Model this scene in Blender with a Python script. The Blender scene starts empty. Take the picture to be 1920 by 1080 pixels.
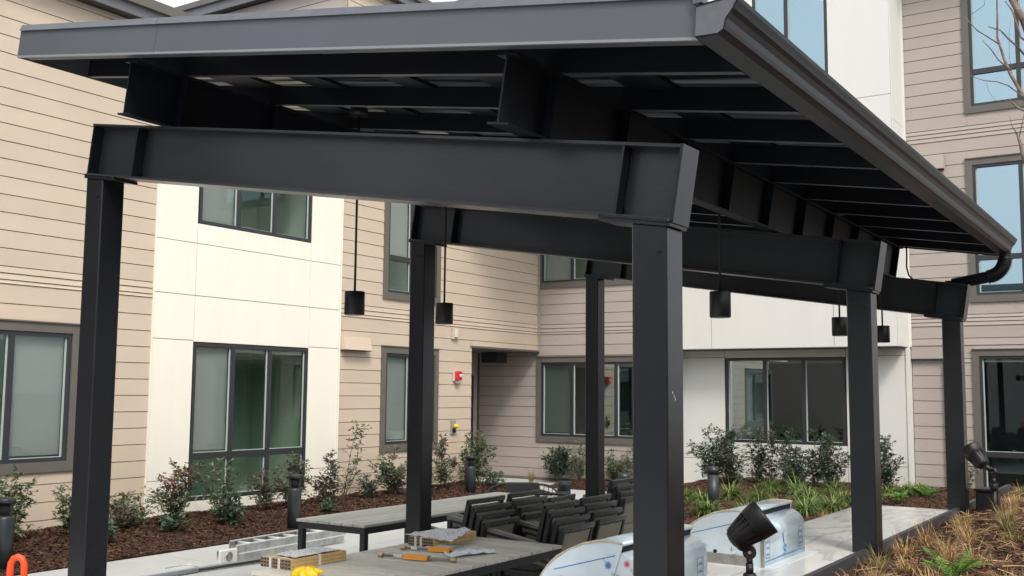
import bpy, bmesh, math, random
from mathutils import Vector, Matrix
random.seed(7)
sc = bpy.context.scene
COL = sc.collection
R = math.radians

# ------------------------------------------------------------------ camera, sky, sun, exposure
F, YAW, PITCH, ROLL = 1962.25, 0.579391, 0.0995115, 0.00855072
fw = Vector((-math.sin(YAW)*math.cos(PITCH), math.cos(YAW)*math.cos(PITCH), math.sin(PITCH)))
rt = fw.cross(Vector((0, 0, 1))).normalized(); up = rt.cross(fw)
r2 = math.cos(ROLL)*rt + math.sin(ROLL)*up; u2 = -math.sin(ROLL)*rt + math.cos(ROLL)*up
cam_d = bpy.data.cameras.new('camera'); cam = bpy.data.objects.new('camera', cam_d); COL.objects.link(cam)
cam_d.sensor_width = 36.0; cam_d.lens = 36.0*F/1920.0; cam_d.clip_end = 2000; cam_d.clip_start = 0.05
cam.matrix_world = Matrix(((r2.x, u2.x, -fw.x, 0), (r2.y, u2.y, -fw.y, 0), (r2.z, u2.z, -fw.z, 1.876), (0, 0, 0, 1)))
sc.camera = cam

SUN_EL, SUN_DIR = R(48), Vector((0.74, -0.67, 0)).normalized()
w = bpy.data.worlds.new('World'); sc.world = w; w.use_nodes = True
nt = w.node_tree; bg = nt.nodes['Background']
sky = nt.nodes.new('ShaderNodeTexSky'); sky.sky_type = 'NISHITA'; sky.sun_disc = False
sky.sun_elevation = SUN_EL; sky.sun_rotation = math.atan2(SUN_DIR.x, SUN_DIR.y)
sky.air_density = 1.0; sky.dust_density = 6.0; sky.ozone_density = 0.6
hs = nt.nodes.new('ShaderNodeHueSaturation'); hs.inputs['Saturation'].default_value = 0.5
nt.links.new(sky.outputs[0], hs.inputs['Color'])
# high thin overcast in front of the clear sky: an even pale veil over the whole dome
veil = nt.nodes.new('ShaderNodeMixRGB'); veil.inputs[0].default_value = 0.62; veil.inputs[2].default_value = (6.0, 6.35, 6.75, 1)
nt.links.new(hs.outputs[0], veil.inputs[1]); nt.links.new(veil.outputs[0], bg.inputs[0])
bg.inputs[1].default_value = 0.15
sd = bpy.data.lights.new('sun', 'SUN'); sd.energy = 1.5; sd.angle = R(14); sd.color = (1.0, 0.92, 0.82)
so = bpy.data.objects.new('sun', sd); COL.objects.link(so)
sv = Vector((SUN_DIR.x*math.cos(SUN_EL), SUN_DIR.y*math.cos(SUN_EL), math.sin(SUN_EL)))
so.rotation_euler = sv.to_track_quat('Z', 'Y').to_euler(); so.location = (10, -10, 20)
sc.view_settings.view_transform = 'Standard'; sc.view_settings.look = 'None'
sc.view_settings.gamma = 1; sc.view_settings.use_curve_mapping = False
sc.view_settings.exposure = 0.55

# ------------------------------------------------------------------ materials
def new_mat(name):
    m = bpy.data.materials.new(name); m.use_nodes = True
    return m, m.node_tree, m.node_tree.nodes['Principled BSDF']
def mat(name, col, rough=0.6, metal=0.0, var=0.0, vscale=4.0, bump=0.0, bscale=60.0, spec=0.5, objvar=0.0, col2=None, stretch=(1, 1, 1), detail=4):
    """principled material; var/col2 = blotchy colour variation, bump = fine relief, objvar = brightness change per piece"""
    m, t, b = new_mat(name)
    b.inputs['Roughness'].default_value = rough; b.inputs['Metallic'].default_value = metal
    b.inputs['Specular IOR Level'].default_value = spec
    tc = t.nodes.new('ShaderNodeTexCoord'); mp = t.nodes.new('ShaderNodeMapping'); mp.inputs['Scale'].default_value = stretch
    geo = t.nodes.new('ShaderNodeNewGeometry')
    t.links.new(geo.outputs['Position'], mp.inputs[0])
    c = t.nodes.new('ShaderNodeRGB'); c.outputs[0].default_value = (*col, 1); out = c.outputs[0]
    if var or col2:
        n = t.nodes.new('ShaderNodeTexNoise'); n.inputs['Scale'].default_value = vscale; n.inputs['Detail'].default_value = detail
        t.links.new(mp.outputs[0], n.inputs['Vector'])
        rp = t.nodes.new('ShaderNodeValToRGB'); rp.color_ramp.elements[0].position = 0.32; rp.color_ramp.elements[1].position = 0.68
        a = tuple(x*(1-var) for x in col); z = col2 if col2 else tuple(min(1, x*(1+var)) for x in col)
        rp.color_ramp.elements[0].color = (*a, 1); rp.color_ramp.elements[1].color = (*z, 1)
        t.links.new(n.outputs['Fac'], rp.inputs[0]); out = rp.outputs[0]
    if objvar:
        oi = t.nodes.new('ShaderNodeObjectInfo'); mr = t.nodes.new('ShaderNodeMapRange')
        mr.inputs['To Min'].default_value = 1-objvar; mr.inputs['To Max'].default_value = 1+objvar
        t.links.new(oi.outputs['Random'], mr.inputs['Value'])
        vm = t.nodes.new('ShaderNodeVectorMath'); vm.operation = 'SCALE'
        t.links.new(out, vm.inputs[0]); t.links.new(mr.outputs[0], vm.inputs['Scale']); out = vm.outputs[0]
    t.links.new(out, b.inputs['Base Color'])
    if bump:
        n2 = t.nodes.new('ShaderNodeTexNoise'); n2.inputs['Scale'].default_value = bscale; n2.inputs['Detail'].default_value = 5
        t.links.new(mp.outputs[0], n2.inputs['Vector'])
        bp = t.nodes.new('ShaderNodeBump'); bp.inputs['Strength'].default_value = bump; bp.inputs['Distance'].default_value = 0.01
        t.links.new(n2.outputs['Fac'], bp.inputs['Height']); t.links.new(bp.outputs[0], b.inputs['Normal'])
    return m
def leaf_mat(name, c1, c2, rough=0.55):
    m, t, b = new_mat(name)
    b.inputs['Roughness'].default_value = rough
    n = t.nodes.new('ShaderNodeTexNoise'); n.inputs['Scale'].default_value = 11; n.inputs['Detail'].default_value = 3
    geo = t.nodes.new('ShaderNodeNewGeometry'); t.links.new(geo.outputs['Position'], n.inputs['Vector'])
    rp = t.nodes.new('ShaderNodeValToRGB'); rp.color_ramp.elements[0].position = .38; rp.color_ramp.elements[1].position = .62
    rp.color_ramp.elements[0].color = (*c1, 1); rp.color_ramp.elements[1].color = (*c2, 1)
    mx = t.nodes.new('ShaderNodeMixRGB'); mx.blend_type = 'MULTIPLY'; mx.inputs[0].default_value = 1
    mr = t.nodes.new('ShaderNodeMapRange'); mr.inputs['To Min'].default_value = .55; mr.inputs['To Max'].default_value = 1.45
    t.links.new(geo.outputs['Random Per Island'], mr.inputs['Value'])
    t.links.new(n.outputs['Fac'], rp.inputs[0]); t.links.new(rp.outputs[0], mx.inputs[1]); t.links.new(mr.outputs[0], mx.inputs[2])
    t.links.new(mx.outputs[0], b.inputs['Base Color'])
    tr = t.nodes.new('ShaderNodeBsdfTranslucent'); t.links.new(mx.outputs[0], tr.inputs[0])
    ms = t.nodes.new('ShaderNodeMixShader'); ms.inputs[0].default_value = 0.25
    t.links.new(b.outputs[0], ms.inputs[1]); t.links.new(tr.outputs[0], ms.inputs[2])
    t.links.new(ms.outputs[0], t.nodes['Material Output'].inputs[0])
    return m
def glass_mat(name, tint, refl, gcol=(.86, .93, .95)):
    m, t, b = new_mat(name); t.nodes.remove(b)
    tr = t.nodes.new('ShaderNodeBsdfTransparent'); tr.inputs[0].default_value = (*tint, 1)
    gl = t.nodes.new('ShaderNodeBsdfGlossy'); gl.inputs['Roughness'].default_value = 0.01; gl.inputs[0].default_value = (*gcol, 1)
    n = t.nodes.new('ShaderNodeTexNoise'); n.inputs['Scale'].default_value = .9; n.inputs['Detail'].default_value = 0
    geo = t.nodes.new('ShaderNodeNewGeometry'); t.links.new(geo.outputs['Position'], n.inputs['Vector'])
    bp = t.nodes.new('ShaderNodeBump'); bp.inputs['Strength'].default_value = .05; bp.inputs['Distance'].default_value = .02
    t.links.new(n.outputs['Fac'], bp.inputs['Height']); t.links.new(bp.outputs[0], gl.inputs['Normal'])
    lw = t.nodes.new('ShaderNodeLayerWeight'); lw.inputs[0].default_value = .5; fr = t.nodes.new('ShaderNodeMath'); fr.operation = 'POWER'; fr.inputs[1].default_value = 4; t.links.new(lw.outputs['Facing'], fr.inputs[0])
    mr = t.nodes.new('ShaderNodeMapRange'); mr.inputs['To Min'].default_value = refl; mr.inputs['To Max'].default_value = 1
    t.links.new(fr.outputs[0], mr.inputs['Value'])
    ms = t.nodes.new('ShaderNodeMixShader'); t.links.new(mr.outputs[0], ms.inputs[0])
    t.links.new(tr.outputs[0], ms.inputs[1]); t.links.new(gl.outputs[0], ms.inputs[2])
    t.links.new(ms.outputs[0], t.nodes['Material Output'].inputs[0])
    return m

M = {}
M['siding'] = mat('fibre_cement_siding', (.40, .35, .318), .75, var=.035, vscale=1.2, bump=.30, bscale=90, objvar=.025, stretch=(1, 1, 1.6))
M['siding_lit'] = mat('fibre_cement_siding_lit', (.565, .468, .368), .75, var=.035, vscale=1.2, bump=.30, bscale=90, objvar=.025, stretch=(1, 1, 1.6))  # same siding paint; left wall's warmer, brighter light put into the colour
M['panel'] = mat('white_stucco_panel', (.85, .82, .72), .85, var=.018, vscale=1.6, bump=.28, bscale=140, stretch=(1.8, 1.8, .25))
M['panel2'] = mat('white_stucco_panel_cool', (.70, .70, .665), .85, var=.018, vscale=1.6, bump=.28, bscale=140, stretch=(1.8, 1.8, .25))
M['backing'] = mat('wall_backing', (.055, .042, .035), .9)
M['trim'] = mat('window_trim_paint', (.125, .115, .10), .55, var=.05, bump=.05)
M['frame'] = mat('window_frame_metal', (.030, .032, .038), .4)
M['frame_light'] = mat('window_sash_edge', (.42, .50, .46), .35)
M['roof_metal'] = mat('roof_fascia_metal', (.13, .135, .15), .4, var=.04)
M['glass'] = glass_mat('window_glass', (.84, .87, .855), .05)
M['glass_up'] = glass_mat('window_glass_sky', (.55, .66, .70), .50, (.66, .84, .92))
M['glass_mid'] = glass_mat('window_glass_reflective', (.75, .80, .78), .26, (.80, .92, .98))
M['blind'] = mat('roller_blind_fabric', (.45, .455, .45), .9, bump=.1, bscale=400)
M['room'] = mat('room_wall_paint', (.42, .54, .44), .9, var=.1, vscale=.7)
M['room_dark'] = mat('room_dark', (.10, .13, .14), .9)
M['steel'] = mat('black_steel_paint', (.013, .0145, .019), .27, var=.18, vscale=1.3, bump=.035, bscale=22, spec=.5, stretch=(1, 1, 1))
M['steel_beam'] = mat('beam_steel_paint', (.030, .033, .038), .30, var=.16, vscale=1.6, bump=.05, bscale=18, spec=.5, stretch=(1, 1, 3))
M['steel_dark'] = mat('black_steel_soffit', (.007, .010, .017), .5, var=.08, bump=.1, bscale=30, spec=.3)
M['fascia'] = mat('dark_grey_sheet_metal', (.095, .106, .122), .40, var=.05, vscale=1.5, bump=.04, bscale=12, spec=.5)
M['fascia_edge'] = mat('grey_sheet_edge', (.23, .25, .27), .35)
M['gutter'] = mat('gutter_charcoal_paint', (.012, .015, .020), .42, var=.05, spec=.5)
M['endcap'] = mat('gutter_endcap_metal', (.12, .125, .145), .4, var=.10, vscale=14)
M['deck'] = mat('roof_deck_gloss', (.52, .50, .46), .16, metal=.95, spec=.7, var=.25, vscale=2.2, stretch=(.3, 6, 1))
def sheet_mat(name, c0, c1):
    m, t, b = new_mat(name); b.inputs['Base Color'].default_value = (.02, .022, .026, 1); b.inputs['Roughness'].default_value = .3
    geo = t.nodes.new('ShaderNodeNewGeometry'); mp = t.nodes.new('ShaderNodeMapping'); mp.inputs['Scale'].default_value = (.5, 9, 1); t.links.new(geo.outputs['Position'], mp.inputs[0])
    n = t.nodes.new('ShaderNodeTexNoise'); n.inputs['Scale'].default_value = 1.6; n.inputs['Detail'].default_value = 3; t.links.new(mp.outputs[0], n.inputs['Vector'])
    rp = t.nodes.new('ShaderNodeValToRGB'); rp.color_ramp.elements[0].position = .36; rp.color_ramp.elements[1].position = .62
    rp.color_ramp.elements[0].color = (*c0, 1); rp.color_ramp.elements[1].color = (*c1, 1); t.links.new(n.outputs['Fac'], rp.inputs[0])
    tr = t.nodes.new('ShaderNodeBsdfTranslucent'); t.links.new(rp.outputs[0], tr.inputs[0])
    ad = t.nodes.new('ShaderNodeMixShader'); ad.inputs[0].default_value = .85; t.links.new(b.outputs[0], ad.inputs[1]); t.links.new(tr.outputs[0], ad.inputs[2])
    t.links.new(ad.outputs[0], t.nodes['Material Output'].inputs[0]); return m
M['sheet_bright'] = sheet_mat('ribbed_translucent_sheet', (.10, .10, .095), (.45, .43, .39))
M['sheet_dim'] = sheet_mat('dim_translucent_sheet', (.05, .053, .058), (.20, .205, .21))  # right strips dimmer than left: difference in light put into the sheet colour
M['rubber'] = mat('black_rubber', (.012, .012, .013), .55)
M['lamp'] = mat('pendant_black', (.010, .011, .013), .42, bump=.05)
M['lens'] = mat('lamp_lens', (.30, .30, .28), .4)
M['concrete'] = mat('light_concrete', (.50, .515, .505), .5, var=.07, vscale=1.3, bump=.15, bscale=40)
M['ground'] = mat('outer_ground', (.28, .27, .24), .9, var=.1, vscale=.3)
M['curb'] = mat('dark_metal_edging', (.045, .045, .05), .55, var=.1)
M['stone'] = mat('counter_body', (.30, .29, .27), .85, var=.12, bump=.4, bscale=25)
M['mulch'] = mat('bark_mulch_soil', (.030, .016, .010), .95, col2=(.115, .048, .026), vscale=36, bump=.9, bscale=60, detail=8)
M['table_slat'] = mat('grey_composite_slat', (.58, .56, .485), .6, var=.16, vscale=5, stretch=(1, 14, 1), bump=.15, bscale=30, objvar=.11)
M['table_slat_y'] = mat('grey_composite_slat_long', (.56, .55, .48), .6, var=.16, vscale=5, stretch=(14, 1, 1), bump=.15, bscale=30, objvar=.11)
M['alu'] = mat('charcoal_aluminium', (.028, .029, .032), .42, bump=.05)
M['armwood'] = mat('arm_composite', (.24, .22, .20), .45, var=.1)
M['rail'] = mat('chair_rail_grey', (.075, .08, .08), .38, var=.1)
M['sling'] = mat('khaki_sling_mesh', (.34, .305, .24), .8, bump=.5, bscale=700)
M['cushion'] = mat('dark_cushion_fabric', (.055, .055, .054), .9, bump=.2, bscale=200)
M['wicker'] = mat('dark_rope_weave', (.030, .032, .035), .6)
M['bollard'] = mat('bollard_dark_paint', (.022, .027, .031), .4, var=.06, bump=.05)
M['film'] = mat('protective_film_blue_white', (.64, .76, .84), .20, metal=.35, var=.16, vscale=3.5, bump=.35, bscale=7, spec=.6)
M['film_side'] = mat('protective_film_side', (.62, .71, .77), .28, metal=.3, var=.10, vscale=5, bump=.3, bscale=9)
M['film_clear'] = mat('clear_film', (.70, .74, .76), .2)
M['ink_blue'] = mat('blue_print', (.045, .20, .48), .5)
M['ink_grey'] = mat('grey_print', (.10, .14, .20), .5)
M['ink_red'] = mat('red_print', (.62, .06, .12), .5)
M['film_tan'] = mat('torn_film_edge', (.50, .42, .32), .5, var=.15, vscale=30)
M['stainless'] = mat('brushed_stainless', (.45, .42, .38), .3, metal=.9, var=.15, vscale=20)
M['hole'] = mat('dark_void', (.004, .004, .004), .9)
M['spot'] = mat('spotlight_black_paint', (.009, .009, .010), .42, bump=.25, bscale=220)
M['screw'] = mat('screw_metal', (.55, .52, .48), .3, metal=.8)
M['cardboard'] = mat('tan_slat_side', (.60, .41, .19), .7, var=.15, vscale=12, objvar=.06)
M['cardboard_end'] = mat('slat_end_brown', (.26, .19, .14), .8)
M['strap'] = mat('white_strap', (.76, .74, .68), .5)
M['paper'] = mat('printed_paper', (.76, .78, .80), .55, var=.12, vscale=18)
M['orange'] = mat('orange_tag_plastic', (.86, .33, .02), .45)
M['red_orange'] = mat('orange_red_plastic', (.93, .085, .022), .38)
M['yellow'] = mat('yellow_plastic', (.88, .62, .02), .45)
M['brass'] = mat('brass_fitting', (.52, .36, .18), .3, metal=.8)
M['steelrod'] = mat('braided_steel_hose', (.34, .32, .29), .4, metal=.6, bump=.5, bscale=500)
M['ladder'] = mat('worn_aluminium', (.40, .415, .41), .40, metal=.45, var=.22, vscale=9, bump=.1)
M['ladder_edge'] = mat('bright_aluminium_edge', (.80, .81, .80), .35, metal=.3)
M['conduit'] = mat('galvanised_pipe', (.47, .49, .53), .32, metal=.6, var=.08)
M['alarm'] = mat('red_alarm_plastic', (.66, .02, .035), .35)
M['white_plastic'] = mat('white_plastic', (.62, .62, .58), .4)
M['grey_plastic'] = mat('grey_plastic', (.30, .29, .27), .5)
M['bark'] = mat('young_tree_bark', (.10, .07, .06), .85, col2=(.27, .21, .18), vscale=24, bump=.5, bscale=80)
M['stem'] = mat('shrub_stem', (.13, .085, .06), .8)
M['green'] = leaf_mat('green_leaves', (.065, .115, .052), (.175, .235, .125))
M['dkgreen'] = leaf_mat('dark_green_leaves', (.042, .080, .050), (.115, .17, .105))
M['purple'] = leaf_mat('purple_bronze_leaves', (.085, .055, .058), (.13, .15, .09))
M['red'] = leaf_mat('red_new_leaves', (.14, .038, .038), (.15, .11, .06))
M['grass_green'] = leaf_mat('green_strap_leaves', (.085, .15, .035), (.24, .32, .10))
M['grass_tan'] = leaf_mat('dry_tan_grass', (.36, .21, .085), (.56, .40, .19))
M['grass_mix'] = leaf_mat('olive_dry_grass', (.16, .16, .05), (.42, .34, .15))
M['fern'] = leaf_mat('fern_fronds', (.09, .20, .030), (.20, .36, .075))
M['chip'] = leaf_mat('bark_chips', (.048, .024, .016), (.095, .048, .032), .9)
M['chip2'] = leaf_mat('bark_chips_tan', (.08, .034, .020), (.21, .105, .058), .9)
M['straw'] = leaf_mat('dry_straw', (.30, .17, .09), (.52, .36, .20), .8)

def marble(name, base):
    m, t, b = new_mat(name); b.inputs['Roughness'].default_value = .14
    geo = t.nodes.new('ShaderNodeNewGeometry'); mp = t.nodes.new('ShaderNodeMapping')
    mp.inputs['Rotation'].default_value = (0, 0, .5); mp.inputs['Scale'].default_value = (2.6, .7, 1); t.links.new(geo.outputs['Position'], mp.inputs[0])
    n = t.nodes.new('ShaderNodeTexNoise'); n.inputs['Scale'].default_value = 1.5; n.inputs['Detail'].default_value = 7; n.inputs['Distortion'].default_value = 1.0
    t.links.new(mp.outputs[0], n.inputs['Vector'])
    rp = t.nodes.new('ShaderNodeValToRGB'); e = rp.color_ramp.elements
    e[0].position = .44; e[0].color = (*base, 1); e[1].position = .56; e[1].color = (*base, 1)
    k = rp.color_ramp.elements.new(.497); k.color = (base[0]*.66, base[1]*.68, base[2]*.70, 1)
    t.links.new(n.outputs['Fac'], rp.inputs[0])
    n2 = t.nodes.new('ShaderNodeTexNoise'); n2.inputs['Scale'].default_value = 1.1; n2.inputs['Detail'].default_value = 4; t.links.new(mp.outputs[0], n2.inputs['Vector'])
    r2_ = t.nodes.new('ShaderNodeValToRGB'); r2_.color_ramp.elements[0].position = .64; r2_.color_ramp.elements[1].position = .74
    r2_.color_ramp.elements[0].color = (1, 1, 1, 1); r2_.color_ramp.elements[1].color = (.92, .78, .62, 1)
    t.links.new(n2.outputs['Fac'], r2_.inputs[0])
    mx = t.nodes.new('ShaderNodeMixRGB'); mx.blend_type = 'MULTIPLY'; mx.inputs[0].default_value = 1
    t.links.new(rp.outputs[0], mx.inputs[1]); t.links.new(r2_.outputs[0], mx.inputs[2]); t.links.new(mx.outputs[0], b.inputs['Base Color'])
    return m
M['marble'] = marble('white_marble_slab', (.68, .69, .67))

# ------------------------------------------------------------------ mesh builder
class MB:
    def __init__(s): s.v = []; s.f = []; s.mi = []; s.smooth = []; s.cur = 0
    def face(s, idx, sm=False): s.f.append(idx); s.mi.append(s.cur); s.smooth.append(sm)
    def box(s, a, b, m=None):
        n = len(s.v)
        for z in (a[2], b[2]):
            for x, y in ((a[0], a[1]), (b[0], a[1]), (b[0], b[1]), (a[0], b[1])):
                p = Vector((x, y, z)); s.v.append(tuple(m @ p) if m else tuple(p))
        for q in ((3, 2, 1, 0), (4, 5, 6, 7), (0, 1, 5, 4), (1, 2, 6, 5), (2, 3, 7, 6), (3, 0, 4, 7)): s.face([n+i for i in q])
        return s
    def prism(s, prof, o, ax, ay, az, h, sm=False):
        """extrude 2D profile (in ax, ay) along az by h from o"""
        o, ax, ay, az = map(Vector, (o, ax, ay, az)); n = len(s.v); k = len(prof)
        for t in (0, h):
            for x, y in prof: s.v.append(tuple(o+ax*x+ay*y+az*t))
        s.face([n+i for i in range(k)][::-1]); s.face([n+k+i for i in range(k)])
        for i in range(k): j = (i+1) % k; s.face([n+i, n+j, n+k+j, n+k+i], sm)
        return s
    def tube(s, pts, r, seg=8, caps=True, sm=True):
        pts = [Vector(p) for p in pts]; rs = r if isinstance(r, (list, tuple)) else [r]*len(pts)
        n0 = len(s.v); prev = None
        for i, p in enumerate(pts):
            d = (pts[min(i+1, len(pts)-1)]-pts[max(i-1, 0)]).normalized()
            if prev is None: a = d.cross(Vector((0, 0, 1)) if abs(d.z) < .9 else Vector((1, 0, 0))).normalized()
            else: a = (prev-d*prev.dot(d)).normalized()
            prev = a; b = d.cross(a)
            for k in range(seg):
                t = 2*math.pi*k/seg; s.v.append(tuple(p+(a*math.cos(t)+b*math.sin(t))*rs[i]))
        for i in range(len(pts)-1):
            for k in range(seg):
                j = (k+1) % seg; s.face([n0+i*seg+k, n0+i*seg+j, n0+(i+1)*seg+j, n0+(i+1)*seg+k], sm)
        if caps:
            s.face([n0+k for k in range(seg)][::-1]); s.face([n0+(len(pts)-1)*seg+k for k in range(seg)])
        return s
    def lathe(s, prof, o, axis=(0, 0, 1), seg=20, sm=True):
        """prof: list of (radius, height) along axis"""
        o = Vector(o); d = Vector(axis).normalized(); a = d.cross(Vector((0, 0, 1)) if abs(d.z) < .9 else Vector((1, 0, 0))).normalized(); b = d.cross(a)
        n0 = len(s.v)
        for r, h in prof:
            for k in range(seg):
                t = 2*math.pi*k/seg; s.v.append(tuple(o+d*h+(a*math.cos(t)+b*math.sin(t))*r))
        for i in range(len(prof)-1):
            for k in range(seg):
                j = (k+1) % seg; s.face([n0+i*seg+k, n0+i*seg+j, n0+(i+1)*seg+j, n0+(i+1)*seg+k], sm)
        s.face([n0+k for k in range(seg)][::-1]); s.face([n0+(len(prof)-1)*seg+k for k in range(seg)])
        return s
    def quad(s, *ps):
        n = len(s.v); s.v += [tuple(p) for p in ps]; s.face(list(range(n, n+len(ps)))); return s
    def mesh(s, name, mats):
        me = bpy.data.meshes.new(name); me.from_pydata(s.v, [], s.f)
        for m in (mats if isinstance(mats, (list, tuple)) else [mats]): me.materials.append(M[m] if isinstance(m, str) else m)
        me.polygons.foreach_set('material_index', s.mi); me.polygons.foreach_set('use_smooth', s.smooth); me.update()
        return me
    def build(s, name, mats, parent=None, bevel=0):
        o = bpy.data.objects.new(name, s.mesh(name, mats)); COL.objects.link(o)
        if parent: o.parent = parent; o.matrix_parent_inverse = parent.matrix_basis.inverted()
        if bevel:
            bm = bmesh.new(); bm.from_mesh(o.data)
            bmesh.ops.bevel(bm, geom=bm.edges[:], offset=bevel, segments=1, affect='EDGES', clamp_overlap=True)
            bm.to_mesh(o.data); bm.free()
        return o
def tag(o, label=None, cat=None, group=None, kind=None):
    if label: o['label'] = label
    if cat: o['category'] = cat
    if group: o['group'] = group
    if kind: o['kind'] = kind
    return o
def empty(name, loc, label, cat, group=None, rz=0):
    o = bpy.data.objects.new(name, None); COL.objects.link(o); o.location = loc; o.rotation_euler = (0, 0, rz); o.empty_display_size = .1
    return tag(o, label, cat, group)
def link_part(name, me, parent, mw=None):
    o = bpy.data.objects.new(name, me); COL.objects.link(o); o.parent = parent
    if mw is not None: o.matrix_basis = mw
    return o
def copy_tree(o, parent=None):
    c = o.copy(); COL.objects.link(c)
    if parent: c.parent = parent; c.matrix_parent_inverse = o.matrix_parent_inverse.copy()
    for ch in [x for x in bpy.data.objects if x.parent == o]: copy_tree(ch, c)
    return c
def boxobj(name, a, b, m, parent=None, bevel=0): return MB().box(a, b).build(name, m, parent, bevel)
def L_(p): return Vector(p)

# ------------------------------------------------------------------ setting: ground, paving, beds
g = MB(); g.quad((-300, -300, -.06), (300, -300, -.06), (300, 300, -.06), (-300, 300, -.06)); tag(g.build('ground', 'ground'), kind='structure')
# paving in slabs with recessed joints
pav = MB(); pav.box((-14.2, -6, -.05), (-1.85, 20.4, -.012)); pv = tag(pav.build('patio', 'concrete'), kind='structure')
xs = [-10.05, -8.6, -7.15, -5.7, -4.25, -2.8, -1.9]; ys = [-3+1.83*k for k in range(13)]
k = 0
for i in range(len(xs)-1):
    for j in range(len(ys)-1):
        y1 = min(ys[j+1], 18.03)
        if ys[j] > 17.9: continue
        s = MB().box((xs[i]+.004, ys[j]+.004, -.012), (xs[i+1]-.004, y1-.004, 0)); s.build('paving_slab', 'concrete', pv)
for a in ((-12.1, 17.0, -10.058, 18.03), (-13.7, 17.06, -12.108, 19.57), (-12.1, 18.038, -11.0, 19.57)):
    MB().box((a[0]+.004, a[1]+.004, -.012), (a[2]-.004, a[3]-.004, 0)).build('paving_slab', 'concrete', pv)

def hfield(name, x0, x1, y0, y1, n, m, hf, mt):
    b = MB()
    for j in range(m+1):
        for i in range(n+1):
            x = x0+(x1-x0)*i/n; y = y0+(y1-y0)*j/m; b.v.append((x, y, hf(x, y)))
    for j in range(m):
        for i in range(n):
            a = j*(n+1)+i; b.face([a, a+1, a+n+2, a+n+1], True)
    return tag(b.build(name, mt), kind='structure')
def nz(x, y, s=1.0):
    return (math.sin(x*3.1*s+1.3)*math.cos(y*2.3*s)+math.sin(x*7.7*s+y*5.1*s)*.5+math.sin(x*1.7*s-y*9.3*s)*.35)/1.85
def bed_left(x, y):
    t = max(0, min(1, (-10.05-x)/2.0)); return .012+.13*math.sin(min(1, t*1.25)*math.pi*.6)+.022*nz(x, y, 1.3)*min(1, t*5)
def bed_back(x, y): 
    t = max(0, min(1, (y-18.05)/.6)); return .012+.07*t+.02*nz(x, y, 1.5)*t
def bed_right(x, y):
    t = max(0, min(1, (y-13.0)/1.2)); return .012+.22*t*max(0, min(1, (y-13)/7))+.03*nz(x, y, 1.1)*t
def planter(x, y):
    e = max(0, min(1, (x+1.76)/.5)); return .86+.03*e+.075*max(0, min(4.5, x+1.7))+.03*nz(x, y, .8)*e
hfield('mulch_bed', -12.16, -10.05, -2, 16.98, 24, 150, bed_left, 'mulch')
hfield('mulch_bed', -10.98, -9.0, 18.05, 19.62, 26, 20, bed_back, 'mulch')
hfield('mulch_bed', -8.2, 3.0, 13.0, 20.6, 100, 70, bed_right, 'mulch')
hfield('planter_soil', -1.76, 9.0, 1.2, 12.6, 90, 100, planter, 'mulch')
cb = MB().box((-1.800, 1.0, -.02), (-1.765, 12.65, .925)); cb.box((-1.800, 12.65, -.02), (9, 12.69, .90)); tag(cb.build('planter_edging', 'curb'), kind='structure')

def chips(name, n, area, hf, mats, size, seed, dens=None, thin=0):
    rnd = random.Random(seed); b = MB()
    for _ in range(n):
        x = area[0]+(area[1]-area[0])*rnd.random(); y = area[2]+(area[3]-area[2])*rnd.random()
        if dens and rnd.random() > dens(x, y): continue
        L = size*(.4+rnd.random()*1.3); W = L*thin if thin else L*(.16+.25*rnd.random()); a = rnd.random()*math.pi; tl = (rnd.random()-.5)*1.0
        z = hf(x, y)+.003+rnd.random()*size*.3
        dx, dy = math.cos(a)*L/2, math.sin(a)*L/2; ex, ey = -math.sin(a)*W/2, math.cos(a)*W/2; dz = tl*L*.45; ez = (rnd.random()-.5)*W*.8
        z += abs(dz)*.6
        b.cur = 0 if rnd.random() < .75 else 1
        b.quad((x-dx-ex, y-dy-ey, z-dz-ez), (x+dx-ex, y+dy-ey, z+dz-ez), (x+dx+ex, y+dy+ey, z+dz+ez), (x-dx+ex, y-dy+ey, z-dz+ez))
    return tag(b.build(name, mats), kind='stuff')
chips('bark_chips', 52000, (-12.1, -10.04, 4.5, 16.95), bed_left, ['chip', 'chip2'], .034, 1)
chips('bark_chips', 4200, (-10.9, -9.1, 18.06, 19.55), bed_back, ['chip', 'chip2'], .034, 2)
chips('bark_chips', 36000, (-8.1, -2.0, 13.05, 20.1), bed_right, ['chip', 'chip2'], .034, 3)
chips('bark_chips', 120000, (-1.75, .9, 3.6, 12.4), planter, ['chip', 'chip2'], .020, 4)
chips('dry_straw', 9000, (-1.70, .9, 3.6, 12.4), planter, ['straw', 'straw'], .07, 5, thin=.05)

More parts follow.
